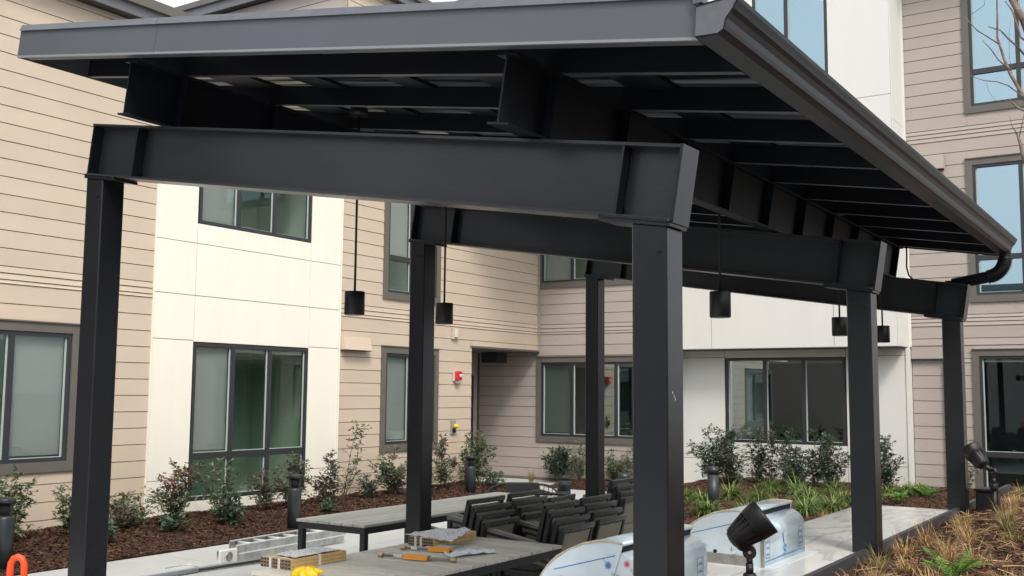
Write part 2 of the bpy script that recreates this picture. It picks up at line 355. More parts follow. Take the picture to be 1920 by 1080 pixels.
# ------------------------------------------------------------------ the residential building
XL, YB, YW, YG, YR = -12.12, 19.6, 19.6, 20.2, 20.45
bld = empty('residential_building', (-12.12, 19.6, 0), 'three storey residential building in taupe lap siding and white panels round the courtyard', 'building')
board_n = [0]; extra_boards = MB()
def clip_rects(u0, u1, z0, z1, holes):
    rs = [(u0, u1, z0, z1)]
    for h in holes:
        out = []
        for (a, b, c, d) in rs:
            if h[1] <= a or h[0] >= b or h[3] <= c or h[2] >= d: out.append((a, b, c, d)); continue
            if h[0]-a > .01: out.append((a, h[0], c, d))
            if b-h[1] > .01: out.append((h[1], b, c, d))
            m0, m1 = max(a, h[0]), min(b, h[1])
            if h[2]-c > .012: out.append((m0, m1, c, h[2]))
            if d-h[3] > .012: out.append((m0, m1, h[3], d))
        rs = out
    return rs
def frame_of(wall, off=0):
    """origin, u axis, outward axis"""
    if wall == 'L': return Vector((XL+off, 0, 0)), Vector((0, 1, 0)), Vector((1, 0, 0))
    return Vector((0, wall-off, 0)), Vector((1, 0, 0)), Vector((0, -1, 0))
def siding(wall, u0, u1, lines, holes, joints=()):
    """one lapped board per course; lines = bottom edges, ascending"""
    O, U, N = frame_of(wall)
    for z0, z1 in zip(lines[:-1], lines[1:]):
        t = .014 if z1-z0 > .15 else .020
        for (a, b, c, d) in clip_rects(u0, u1, z0, z1, holes):
            cuts = [a, b]
            if b-a > 2.2 and z1-z0 > .15 and random.Random(int(z0*531+a*17)).random() < .3:
                c_ = a+(b-a)*random.Random(int(z0*977+a*31)).uniform(.25, .75)
                cuts = [a, c_, b]
            for p, q in zip(cuts[:-1], cuts[1:]):
                mb = MB() if board_n[0] < 298 else extra_boards
                thb = t; tht = .0065
                mb.prism([(0, c+.0042), (thb, c+.0042), (tht, d-.0042), (0, d-.0042)], O+U*(p+.0012), N, (0, 0, 1), U, q-p-.0024)
                if mb is not extra_boards: mb.build('siding_board', 'siding_lit' if wall == 'L' else 'siding', bld)
                board_n[0] += 1
def backing(wall, u0, u1, z0, z1, holes, off=0, m='backing'):
    O, U, N = frame_of(wall, off); mb = MB()
    for (a, b, c, d) in clip_rects(u0, u1, z0, z1, holes):
        mb.prism([(-.12, c), (-.0005, c), (-.0005, d), (-.12, d)], O+U*a, N, (0, 0, 1), U, b-a)
    return mb.build('wall_backing', m, bld)
def panel(wall, u0, u1, z0, z1, m='panel', off=.02, g=.0045):
    O, U, N = frame_of(wall)
    MB().prism([(0, z0+g), (off, z0+g), (off, z1-g), (0, z1-g)], O+U*(u0+g), N, (0, 0, 1), U, u1-u0-2*g).build('wall_panel', m, bld, .0015)
def wbox(mb, wall, u0, u1, d0, d1, z0, z1, off=0):
    O, U, N = frame_of(wall, off)
    mb.prism([(d0, z0), (d1, z0), (d1, z1), (d0, z1)], O+U*u0, N, (0, 0, 1), U, u1-u0); return mb
def window(wall, u0, u1, z0, z1, mull, bar=None, trim=True, blinds=(), recess=0.0, tw=.115, up_glass=False, room='room', light_side=1, depth=1.6, lab=None, low_refl=False):
    """u0..u1,z0..z1 = outer edge of the dark frame; mull = mullion positions; bar = z of transom"""
    w = MB(); fwid = .05
    d0, d1 = -.06-recess, .022-recess
    wbox(w, wall, u0, u1, d0, d1, z1-fwid, z1); wbox(w, wall, u0, u1, d0, d1, z0, z0+fwid)
    wbox(w, wall, u0, u0+fwid, d0, d1, z0+fwid, z1-fwid); wbox(w, wall, u1-fwid, u1, d0, d1, z0+fwid, z1-fwid)
    cols = [u0+fwid]+[x for m_ in mull for x in (m_-.036, m_+.036)]+[u1-fwid]
    for m_ in mull: wbox(w, wall, m_-.036, m_+.036, d0, d1-.004, z0+fwid, z1-fwid)
    rows = [(z0+fwid, z1-fwid)]
    if bar:
        bb = []
        for a, b in zip(cols[::2], cols[1::2]): wbox(w, wall, a, b, d0, d1-.008, bar-.048, bar+.048)
        rows = [(bar+.048, z1-fwid), (z0+fwid, bar-.048)]
    wf = w.build('window', 'frame', bld)
    if lab: wf['label'] = lab
    if trim:
        t = MB(); e = .042
        wbox(t, wall, u0-tw, u1+tw, -.01, e, z1, z1+tw); wbox(t, wall, u0-tw, u1+tw, -.01, e, z0-tw*1.1, z0)
        wbox(t, wall, u0-tw, u0, -.01, e, z0, z1); wbox(t, wall, u1, u1+tw, -.01, e, z0, z1)
        wbox(t, wall, u0-tw-.01, u1+tw+.01, -.01, e+.022, z1+tw, z1+tw+.018)
        t.build('window_trim', 'trim', wf)
    ci = 0
    for ri, (za, zb) in enumerate(rows):
        for k, (a, b) in enumerate(zip(cols[::2], cols[1::2])):
            p = wbox(MB(), wall, a-.004, b+.004, -.030-recess, -.024-recess, za-.004, zb+.004); p.build('pane', 'glass_up' if up_glass else ('glass_mid' if room == 'room_dark' and not low_refl else 'glass'), wf)
            s = MB(); u_ = b if light_side > 0 else a   # pale sash edge
            wbox(s, wall, min(u_, u_-.022*light_side), max(u_, u_-.022*light_side), -.023-recess, -.010-recess, za, zb)
            wbox(s, wall, a+.022, b-.022, -.023-recess, -.012-recess, za, za+.010)
            s.build('sash_edge', 'frame_light', wf)
            if ri == 0 and k in blinds:
                wbox(MB(), wall, a+.004, b-.004, -.075-recess, -.070-recess, za+.03, zb-.01).build('roller_blind', 'blind', wf)
            elif ri == 0:
                wbox(MB(), wall, a+.004, b-.004, -.085-recess, -.065-recess, zb-.06, zb-.01).build('blind_cassette', 'white_plastic', wf)
    # a room behind: five faces only
    O, U, N = frame_of(wall); r = MB(); D = depth; i0 = .062+recess; a, b = u0-.3, u1+.3; c, d = z0-.10, z1+.15
    P = lambda u, dd, z: O+U*u-N*dd+Vector((0, 0, z))
    r.quad(P(a, D, c), P(b, D, c), P(b, D, d), P(a, D, d)); r.quad(P(a, i0, c), P(a, D, c), P(a, D, d), P(a, i0, d)); r.quad(P(b, i0, c), P(b, D, c), P(b, D, d), P(b, i0, d))
    r.quad(P(a, i0, c), P(b, i0, c), P(b, D, c), P(a, D, c)); r.quad(P(a, i0, d), P(b, i0, d), P(b, D, d), P(a, D, d))
    # piers closing the gap between opening and room
    r.build('room_interior', room, wf)
    return wf
def H(u0, u1, z0, z1, trim=True, tw=.115): return (u0-(tw-.02 if trim else 0), u1+(tw-.02 if trim else 0), z0-(tw if trim else 0), z1+(tw-.02 if trim else 0))

low = [2.681-.2215*k for k in range(12, -1, -1)]+[2.905, 3.145, 3.195, 3.275, 3.36]
lowL = low+[3.36+.2195*k for k in range(1, 17)]+[6.96]
mid = [3.36+.2195*k for k in range(1, 15)]+[6.62, 6.70, 6.776, 6.848, 7.09]
top = [7.09+.2285*k for k in range(1, 16)]
# windows on the left wall
W = {}
W['w3'] = (6.0, 8.17, .965, 2.58)      # far left, siding
W['w4'] = (14.40, 15.83, .94, 2.56)    # behind middle column
W['w5'] = (14.41, 15.85, 3.65, 5.95)   # above it
W['w1'] = (10.13, 12.45, .30, 2.555)   # white panel ground floor
W['w2'] = (10.14, 12.45, 4.30, 5.9)    # white panel first floor
hl = [H(*W['w3']), H(*W['w4']), H(*W['w5'])]
door_hole = (17.06, 19.62, -.1, 2.755)
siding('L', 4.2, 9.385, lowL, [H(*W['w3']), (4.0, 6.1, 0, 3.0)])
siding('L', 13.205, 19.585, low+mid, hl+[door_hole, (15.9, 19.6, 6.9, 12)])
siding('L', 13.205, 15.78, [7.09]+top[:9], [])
backing('L', -4, 9.39, -.2, 7.1, [H(*W['w3'])]); backing('L', 13.17, 19.6, -.2, 9.1, hl+[door_hole])
window('L', *W['w3'], [7.36], blinds=(1,), lab='window with pale roller blind, left edge')
window('L', *W['w4'], [15.1], blinds=(0,), light_side=1)
window('L', *W['w5'], [15.1], bar=4.29, blinds=(0,), light_side=1)
window('L', *W['w1'], [10.88, 11.63], bar=.925, trim=False, blinds=(0,), recess=.0, room='room', lab='six light window in the white bay')
window('L', *W['w2'], [10.90, 11.64], trim=False, blinds=(0,), recess=.0)
# white panel bay
w1, w2 = W['w1'], W['w2']
backing('L', 9.39, 13.2, -.2, 7.1, [w1, w2])
for (a, b, zz) in ((9.405, 10.12, [-.1, .615, 2.585, 3.235, 3.998, 6.96]), (12.46, 13.175, [-.1, .615, 2.585, 3.235, 3.998, 6.96])):
    for c, d in zip(zz[:-1], zz[1:]): panel('L', a, b, c, d)
for c, d in ((-.1, .295), (2.565, 3.235), (3.235, 3.998), (3.998, 4.295), (5.905, 6.96)): panel('L', 10.12, 12.46, c, d)
for u in (9.388, 13.178):
    wbox(MB(), 'L', u, u+.016 if u < 10 else u+.022, -.005, .034, -.1, 6.955).build('corner_trim', 'panel', bld)
# back wall (faces the camera) with recess
W['w6'] = (-12.03, -9.3, .945, 2.535); W['w7'] = (-12.03, -9.3, 4.28, 5.9)
siding(YB, -12.09, -9.2, low+mid, [H(*W['w6']), H(*W['w7'])])
siding(YB, -13.68, -12.092, low[:13]+[2.755], [])
backing(YB, -13.9, -9.2, -.2, 7.1, [H(*W['w6']), H(*W['w7'])])
window(YB, *W['w6'], [-11.26, -10.2], blinds=(0,), light_side=-1, room='room_dark')
window(YB, *W['w7'], [-11.26, -10.2], blinds=(0,), light_side=-1)
boxobj('corner_trim', (-12.094, 19.545, 2.78), (-12.07, 19.565, 6.9), 'siding', bld)
boxobj('corner_trim', (-13.70, 19.55, 0), (-13.675, 19.575, 2.75), 'trim', bld)
rc = MB(); rc.box((-13.9, 17.0, 2.757), (-12.10, 19.62, 2.80)); rc.build('recess_soffit', 'trim', bld)
rc = MB(); rc.box((-13.9, 17.0, -.1), (-13.72, 19.6, 2.757)); rc.build('recess_wall', 'siding', bld)
rc = MB(); rc.box((-13.72, 16.98, -.1), (-12.13, 17.058, 2.757)); rc.build('recess_jamb', 'siding', bld)
dr = MB().box((-13.718, 18.35, 0), (-13.67, 19.35, 2.25)).build('door', 'frame', bld); MB().box((-13.67, 18.42, .95), (-13.62, 18.46, 1.2)).build('handle', 'screw', dr)
boxobj('flashing', (-12.13, 17.04, 2.748), (-12.075, 19.58, 2.762), 'frame', bld)
boxobj('base_flashing', (-13.67, 19.55, .0), (-9.2, 19.585, .055), 'trim', bld)
# white wing: upper volume and recessed ground floor
W['w8'] = (-7.12, -5.65, 7.90, 9.95); W['w9'] = (-8.01, -5.625, .93, 2.60)
backing(YW, -9.2, -4.52, 2.80, 10.6, [W['w8']]); backing(YG, -9.2, -4.5, -.2, 2.78, [W['w9']])
for a, b, c, d in ((-9.2, -8.06, 2.775, 7.425), (-8.06, -5.64, 2.775, 7.425), (-5.64, -4.5, 2.775, 7.425), (-9.2, -8.06, 7.425, 10.6), (-8.06, -7.125, 7.425, 10.6),
                   (-7.125, -5.645, 7.425, 7.895), (-7.125, -5.645, 9.955, 10.6), (-5.645, -4.5, 7.425, 10.6)): panel(YW, a, b, c, d, 'panel2')
for c, d in ((2.775, 6.95), (6.95, 10.6)):
    MB().box((-4.5, 19.585, c+.004), (-4.48, 20.44, d-.004)).build('wall_panel', 'panel2', bld)
boxobj('corner_trim', (-4.495, 20.395, 2.78), (-4.44, 20.43, 10.6), 'panel2', bld)
window(YW, *W['w8'], [-6.45], trim=False, up_glass=True, light_side=-1)
boxobj('wing_soffit', (-9.2, 19.585, 2.762), (-4.485, 20.3, 2.774), 'trim', bld)
for a, b, c, d in ((-9.2, -8.03, -.1, .58), (-8.03, -5.60, -.1, .58), (-5.60, -4.50, -.1, .58), (-9.2, -8.03, .58, 2.62), (-5.60, -4.50, .58, 2.62),
                   (-8.03, -5.60, .58, .925), (-8.03, -5.60, 2.605, 2.76), (-9.2, -8.03, 2.62, 2.76), (-5.6, -4.5, 2.62, 2.76)): panel(YG, a, b, c, d, 'panel2')
w9 = window(YG, *W['w9'], [-7.20, -6.42], trim=False, blinds=(0,), light_side=-1, room='room_dark')
MB().box((-4.50, 20.16, -.1), (-4.47, 20.52, 2.76)).build('corner_trim', 'panel2', bld)
MB().box((-9.215, 19.6, -.1), (-9.2, 20.3, 2.77)).build('wall_return', 'siding', bld)
# right siding wing
W['w10'] = (-3.29, -1.0, .20, 2.60); W['w11'] = (-3.29, -1.0, 3.70, 6.10); W['w12'] = (-3.27, -.9, 7.20, 9.7)
hr = [H(*W['w10']), H(*W['w11']), H(*W['w12'])]
rlow = [.16+.2325*k for k in range(0, 11)]+[2.56, 2.80, 2.93, 3.157, 3.231, 3.30, 3.36]
siding(YR, -3.9, 2.2, rlow, hr); siding(YR, -4.46, -3.9, rlow[11:], [])
siding(YR+.06, -4.46, -3.9, [.0]+rlow[:11]+[2.555], [])
boxobj('drip_edge', (-4.46, YR-.03, 2.548), (-3.9, YR+.03, 2.560), 'frame', bld)
siding(YR, -4.46, 2.2, [3.36+.2325*k for k in range(0, 14)]+[6.62, 6.70, 6.776, 6.848, 7.09]+top, hr)
backing(YR+.075, -4.5, 2.4, -.2, 10.6, hr)
window(YR, *W['w10'], [-2.05], bar=.85, room='room_dark', light_side=-1, depth=3, low_refl=True)
window(YR, *W['w11'], [-2.49], bar=4.385, up_glass=True, light_side=-1)
window(YR, *W['w12'], [-2.46], bar=7.85, up_glass=True, light_side=-1)
if extra_boards.v: tag(extra_boards.build('siding_board', 'siding', bld), kind='stuff')
# eaves: fascia, soffit and roof edge
def eave(pts, z0, z1, z2, over_dir):
    pass
bx = lambda n, a, b, m: boxobj(n, a, b, m, bld)
bx('eave_soffit', (-12.12, -4, 6.962), (-11.93, 13.15, 6.985), 'frame'); bx('roof_fascia', (-11.93, -4, 6.955), (-11.90, 13.15, 7.14), 'roof_metal')
bx('roof_gutter', (-11.90, -4, 7.10), (-11.84, 13.15, 7.235), 'trim'); bx('roof_slab', (-20, -4, 7.0), (-11.94, 13.15, 7.15), 'roof_metal')
# third storey behind the bay: its side wall, then the main wall runs on
siding(13.17, -18.5, -12.13, [7.2, 7.36, 7.59, 7.82, 8.05, 8.28, 8.51, 8.74, 9.02], [])
backing(13.185, -18.5, -12.13, 7.0, 9.05, [])
boxobj('corner_trim', (-12.135, 13.135, 7.25), (-12.09, 13.165, 9.0), 'siding', bld)
bx('eave_soffit', (-18.5, 13.0, 9.03), (-11.98, 13.17, 9.05), 'frame'); bx('roof_fascia', (-18.5, 12.98, 9.02), (-11.95, 13.0, 9.24), 'roof_metal'); bx('roof_gutter', (-18.5, 12.93, 9.19), (-11.90, 12.98, 9.30), 'trim')
bx('roof_fascia', (-11.97, 13.0, 9.02), (-11.95, 15.6, 9.2), 'roof_metal'); bx('roof_gutter', (-11.95, 12.98, 9.17), (-11.90, 15.6, 9.28), 'trim'); bx('eave_soffit', (-12.12, 13.0, 9.025), (-11.97, 15.6, 9.05), 'frame')
bx('roof_slab', (-18.5, 13.0, 9.06), (-11.98, 15.7, 9.15), 'roof_metal')
bx('upper_block', (-12.09, 15.8, 6.75), (-9.6, 19.58, 9.0), 'siding'); bx('roof_fascia', (-12.1, 15.6, 9.02), (-9.3, 15.62, 9.24), 'roof_metal'); bx('roof_gutter', (-12.1, 15.55, 9.19), (-9.3, 15.6, 9.30), 'trim')
bx('roof_slab', (-12.1, 15.62, 9.02), (-9.3, 20, 9.2), 'roof_metal')
bx('roof_slab', (-9.3, 19.55, 10.6), (2.4, 26, 10.8), 'roof_metal')

# the wing behind the photographer (seen only as reflections in the glass)
opp = empty('residential_wing', (0, -13, 0), 'white and taupe wing across the courtyard, mirrored in the window glass', 'building')
MB().box((-16, -16, -.1), (10, -13, 6.9)).build('wall', 'panel2', opp); MB().box((-7, -13.3, -.1), (-1, -12.7, 6.7)).build('bay_wall', 'panel2', opp)
MB().box((-16.4, -16, 6.9), (10.4, -12.6, 7.15)).build('roof', 'roof_metal', opp)
for x in (-13.5, -9.5, 3, 7):
    for z in (.9, 4.2): MB().box((x-.9, -13.0, z), (x+.9, -12.97, z+1.6)).build('window', 'frame', opp)
for x in (-5.5, -2.8):
    for z in (.9, 4.2): MB().box((x-.8, -12.7, z), (x+.8, -12.67, z+1.6)).build('window', 'frame', opp)
def evergreen(x, y, h, wd, seed, label):
    rn = random.Random(seed); e = empty('evergreen_tree', (x, y, 0), label, 'tree', 'evergreen trees beyond the planter')
    MB().tube([(x, y, -.05), (x+.1, y, h*.5), (x, y+.1, h*.95)], [.14, .09, .02], 8).build('trunk', 'bark', e)
    lf = MB()
    for _ in range(4200):
        t = rn.random()**.8; z = h*(.06+.94*t); rr = wd*(1-t)**.55*(.55+.5*rn.random())*(1+.18*math.sin(z*3.1+seed)+.15*math.sin(5*z+2*seed)); a = rn.uniform(0, 2*math.pi)
        p = Vector((x+rr*math.cos(a), y+rr*math.sin(a), z)); d = Vector((math.cos(a)+rn.gauss(0, .5), math.sin(a)+rn.gauss(0, .5), rn.gauss(0, .5))).normalized()
        n = Vector((rn.gauss(0, 1), rn.gauss(0, 1), 1)).normalized(); n = (n-d*n.dot(d)).normalized(); leaf(lf, p, d, n, rn.uniform(.2, .42), rn.uniform(.12, .24))
    tag(lf.build('crown', 'hedge', e), kind='stuff')
def leaf(mb, p, d, n, L, W_):
    s_ = d.cross(n).normalized()*W_*.5; m1 = p+d*L*.45+n*L*.06
    mb.quad(p, m1-s_, p+d*L-n*L*.08, m1+s_)
M['hedge'] = leaf_mat('evergreen_foliage', (.030, .060, .028), (.085, .135, .060))
for i, y in enumerate((-7, -3.6, -.4, 3.0, 6.3, 9.5, 12.8, 16.2)):
    evergreen(9.6+.7*math.sin(i*2.3), y, 6.0+1.2*math.sin(i*1.7), 2.0+.3*math.cos(i), 900+i, '%s evergreen in the row beyond the planter, mirrored in left windows' % ('first', 'second', 'third', 'fourth', 'fifth', 'sixth', 'seventh', 'last')[i])

# ------------------------------------------------------------------ wall devices
def wall_box(name, label, cat, y0, y1, z0, z1, d, m, x=XL+.02, group=None):
    o = boxobj(name, (x, y0, z0), (x+d, y1, z1), m, None, .004); tag(o, label, cat, group); return o
v = empty('wall_vent', (XL+.03, 13.55, 2.57), 'taupe painted vent hood on the left wall beside the white bay', 'vent')
pv_ = MB(); pv_.prism([(0, 0), (.13, 0), (.06, .225), (0, .225)], (XL+.025, 13.21, 2.575), (1, 0, 0), (0, 0, 1), (0, 1, 0), .68); pv_.build('hood', 'siding_lit', v); MB().box((XL+.03, 13.23, 2.56), (XL+.15, 13.87, 2.574)).build('grille', 'hole', v)
v = empty('wall_vent', (-3.98, YR, 6.1), 'taupe painted vent hood on the right wall above the canopy gutter', 'vent')
pv_ = MB(); pv_.prism([(0, 0), (.13, 0), (.10, .27), (0, .27)], (-4.32, YR-.025, 6.08), (0, -1, 0), (0, 0, 1), (1, 0, 0), .56); pv_.build('hood', 'siding', v); MB().box((-4.30, YR-.15, 6.065), (-3.78, YR-.03, 6.079)).build('grille', 'hole', v)
s = empty('wall_sensor', (XL, 16.45, 3.0), 'small white sensor box high on the siding, left of the recess', 'sensor')
MB().box((XL+.02, 16.36, 2.90), (XL+.05, 16.56, 3.13)).build('back_plate', 'siding_lit', s); MB().box((XL+.05, 16.41, 2.93), (XL+.09, 16.50, 3.10)).build('cover', 'white_plastic', s, .006)
s = empty('fire_alarm', (XL, 16.5, 2.15), 'red fire alarm horn strobe on the siding, left of the recess', 'alarm')
MB().box((XL+.02, 16.43, 2.09), (XL+.05, 16.58, 2.29)).build('back_plate', 'white_plastic', s); MB().box((XL+.05, 16.44, 2.11), (XL+.11, 16.62, 2.28)).build('horn', 'alarm', s, .012)
MB().lathe([(.035, 0), (.035, .02), (.02, .03)], (XL+.11, 16.55, 2.19), (1, 0, 0), 12).build('strobe_lens', 'white_plastic', s); MB().box((XL+.05, 16.46, 2.05), (XL+.10, 16.56, 2.09)).build('bracket', 'grey_plastic', s)
s = empty('hose_bib_box', (XL, 16.45, 1.2), 'small yellow fitting in a grey wall box below the fire alarm', 'wall fitting')
MB().box((XL+.02, 16.37, 1.07), (XL+.045, 16.52, 1.33)).build('back_plate', 'grey_plastic', s); MB().box((XL+.045, 16.40, 1.10), (XL+.06, 16.49, 1.18)).build('recess', 'hole', s)
MB().lathe([(.045, 0), (.05, .03), (.03, .06), (.035, .085)], (XL+.045, 16.47, 1.22), (1, .15, 0), 10).build('cap', 'yellow', s)
s = empty('soffit_light', (-12.9, 18.6, 2.75), 'dark box light under the soffit of the recess', 'light')
MB().box((-13.15, 18.9, 2.52), (-12.75, 19.3, 2.755)).build('housing', 'frame', s)

# ------------------------------------------------------------------ steel canopy
S = .61
T = .157; AL = math.atan(T); ca, sa = math.cos(AL), math.sin(AL)
def zu(off, Xu): return off-T*(Xu+8.93)
def P(Xu, Yu, zz): return Vector((Xu*S, Yu*S, .9+zz*S))
can = empty('steel_canopy', (-3.6, 6.8, 0), 'black steel patio canopy with six columns, sloping roof and gutter', 'canopy')
SX = Vector((ca, 0, -sa)); SN = Vector((sa, 0, ca)); SY = Vector((0, 1, 0))
colY = (6.10, 11.10, 16.0)
for cy in colY:
    for x0, x1 in ((-8.93, -8.68), (-3.06, -2.81)):
        b = MB(); z0 = -1.48 if x0 < -5 else -1.48
        n = len(b.v)
        for (x, y) in ((x0, cy), (x1, cy), (x1, cy+.25), (x0, cy+.25)): b.v.append(tuple(P(x, y, z0)))
        for (x, y) in ((x0, cy), (x1, cy), (x1, cy+.25), (x0, cy+.25)): b.v.append(tuple(P(x, y, zu(3.635, x))))
        for q in ((3, 2, 1, 0), (4, 5, 6, 7), (0, 1, 5, 4), (1, 2, 6, 5), (2, 3, 7, 6), (3, 0, 4, 7)): b.face(list(q))
        c = b.build('column', 'steel', can, .006)
        cp = MB(); xa, xb = (-8.955, -8.50) if x0 < -5 else (-3.30, -2.785)
        o = P(xa, cy-.012, zu(3.632, xa)); cp.prism([(0, 0), ((xb-xa)*S/ca, 0), ((xb-xa)*S/ca, .018), (0, .018)], o, SX, SN, SY, .274*S); cp.build('cap_plate', 'steel', c, .002)
        wl = MB(); rn = random.Random(int(cy*7+x0)); pts = [tuple(o+SX*(t*(xb-xa)*S/ca)+SN*(.020+rn.uniform(-.001, .002))+SY*(-.002)) for t in [i/16 for i in range(17)]]
        wl.tube(pts, [.0045+rn.uniform(-.001, .0015) for _ in pts], 5).build('weld_bead', 'steel', c)
        MB().lathe([(.006, 0), (.006, .004)], P(x1-.06 if x0 < -5 else x0+.2, cy, zu(3.63, x1)-.16)-SY*.003, (0, -1, 0), 8).build('weep_hole', 'hole', c)
def wbeam(name, O, ax, ah, ay, L, hgt, fwid, ft=.013, wt=.009, parent=can, m='steel_beam'):
    """I section: along ax, height ah, width ay (centred)"""
    b = MB(); w2_ = fwid/2
    b.prism([(-w2_, 0), (w2_, 0), (w2_, ft), (wt/2, ft), (wt/2, hgt-ft), (w2_, hgt-ft), (w2_, hgt), (-w2_, hgt), (-w2_, hgt-ft), (-wt/2, hgt-ft), (-wt/2, ft), (-w2_, ft)], O, ay, ah, ax, L)
    return b.build(name, m, parent)
hb = .307
for cy in colY:
    O = P(-8.945, cy+.125, zu(3.664, -8.945)); Lb = (-2.775+8.945)*S/ca-.006
    bm_ = wbeam('cross_beam', O, SX, SN, SY, Lb, hb, .1525)
    for s_ in (.006, Lb-.012) : 
        if s_ < .1: # near end: plate
            MB().prism([(0, .013), (.012, .013), (.012, hb-.013), (0, hb-.013)], O+SX*.0-SY*.073, SX, SN, SY, .146).build('end_plate', 'steel', bm_, .001)
        else: MB().prism([(0, -.004), (.012, -.004), (.012, hb+.003), (0, hb+.003)], O+SX*Lb-SY*.077, SX, SN, SY, .154).build('end_plate', 'steel', bm_, .001)
    for xu in (-8.27, -3.20):
        s0 = (xu+8.945)*S/ca
        for sgn in (-1, 1):
            st = MB().prism([(0, .013), (.010, .013), (.010, hb-.013), (0, hb-.013)], O+SX*(s0-.0)+SY*(.0045 if sgn > 0 else -.0735), SX, SN, SY, .069).build('stiffener', 'steel', bm_)
        wd = [tuple(O+SX*(s0+.013+random.uniform(-.001, .001))-SY*.007+SN*(.03+t*.24)) for t in [i/14 for i in range(15)]]
        MB().tube(wd, [.0035+random.uniform(-.001, .0012) for _ in wd], 5).build('weld_bead', 'steel', bm_)
# two girders on top of the cross beams
yj = [6.28+1.13*k for k in range(10)]
hg = .297
for xu in (-7.86, -3.86):
    O = P(xu, 5.70, zu(4.187, xu)); Lg = (16.62-5.70)*S
    gd = wbeam('girder', O, SY, SN, SX, Lg, hg, .105, .010, .008, m='steel_dark')
    for k, y in enumerate(yj):
        for sgn in (-1, 1):
            MB().prism([(0, .010), (.0485, .010), (.0485, hg-.010), (0, hg-.010)], O+SY*((y-5.70)*S-.02)+SX*(.004 if sgn > 0 else -.0525), SX, SN, SY, .010).build('stiffener', 'steel_dark', gd)
# joists: C sections across the slope
x0u, x1u = -9.26, -2.36
for y in [5.60]+yj:
    O = P(x0u, y, zu(4.695, x0u)); hj = .113; b = MB(); f_ = .045; t_ = .004
    b.prism([(0, 0), (f_, 0), (f_, .014), (f_-t_, .014), (f_-t_, t_), (t_, t_), (t_, hj-t_), (f_, hj-t_), (f_, hj), (0, hj)], O, SY, SN, SX, (x1u-x0u)*S/ca)
    jo = b.build('joist', 'steel_dark', can)
    MB().prism([(.002, -.0012), (f_-.002, -.0012), (f_-.002, -.0004), (.002, -.0004)], O, SY, SN, SX, (x1u-x0u)*S/ca).build('flange_lit_strip', 'fascia', jo)  # added lighter strip; ground bounce on the flange underside put into its colour
# deck: glossy pans between dark ribs running along the canopy
DO = P(x0u, 5.56, zu(4.89, x0u)); Ld = (16.62-5.56)*S; tot = (x1u-x0u)*S/ca
edges = [-9.26, -8.86, -8.63, -8.26, -7.69, -7.14, -6.78, -6.0, -5.69, -5.0, -4.45, -4.13, -3.72, -3.3, -2.36]
for k, (a, b_) in enumerate(zip(edges[:-1], edges[1:])):
    glossy = k % 2 == 0 if k > 1 else False
    glossy = (a, b_) in ((-8.63, -8.26), (-7.69, -7.14), (-6.78, -6.0), (-5.69, -5.0), (-4.13, -3.72), (-3.3, -2.36))
    q = MB(); s0, s1 = (a-x0u)*S/ca, (b_-x0u)*S/ca
    if glossy: q.prism([(s0, 0), (s1, 0), (s1, .004), (s0, .004)], DO, SX, SN, SY, Ld); q.build('translucent_panel', 'sheet_bright' if a < -7 else 'sheet_dim', can)
    else: q.prism([(s0, -.018), (s1, -.018), (s1, .02), (s0, .02)], DO, SX, SN, SY, Ld); q.build('deck_rib', 'steel_dark', can); MB().prism([(s0, .0205), (s1, .0205), (s1, .045), (s0, .045)], DO, SX, SN, SY, Ld).build('roof_sheet', 'fascia', can)
# fascia: front in two lengths, left side, back
FO = P(-9.29, 5.55, zu(4.69, -9.29)); Lf = (-2.345+9.29)*S/ca; hf_ = .178; seam = (-7.277+9.29)*S/ca
for a, b_ in ((0, seam-.0015), (seam+.0015, Lf)):
    q = MB(); q.prism([(0, 0), (.004, 0), (.004, hf_), (0, hf_)], FO+SX*a, -SY, SN, SX, b_-a); fo = q.build('front_fascia', 'fascia', can)
    q = MB(); q.prism([(-.012, -.003), (.006, -.003), (.006, .008), (-.012, .008)], FO+SX*a, -SY, SN, SX, b_-a); q.build('bottom_hem', 'fascia_edge', fo)
    q = MB(); q.prism([(.004, hf_-.026), (.016, hf_-.026), (.004, hf_+.010), (-.03, hf_+.012), (-.03, hf_+.006)], FO+SX*a, -SY, SN, SX, b_-a); q.build('drip_cap', 'endcap', fo)
q = MB().prism([(0, -.003), (-.01, -.003), (-.01, hf_+.012), (0, hf_+.012)], FO, SX, SN, SY, (16.66-5.55)*S); q.build('side_fascia', 'fascia', can)
q = MB().prism([(0, -.003), (.006, -.003), (.006, hf_+.01), (0, hf_+.01)], FO+SY*((16.66-5.55)*S), SY, SN, SX, Lf); q.build('back_fascia', 'steel_dark', can)
MB().box(tuple(P(-2.36, 5.52, 3.86)-Vector((0, .01, .0))), tuple(P(-2.30, 5.58, 4.02))).build('corner_clip', 'fascia', can)
for x_, z_ in ((-2.39, 3.90),): MB().lathe([(.004, 0), (.003, .004)], P(x_, 5.52, z_), (0, -1, 0), 8).build('screw', 'screw', can)
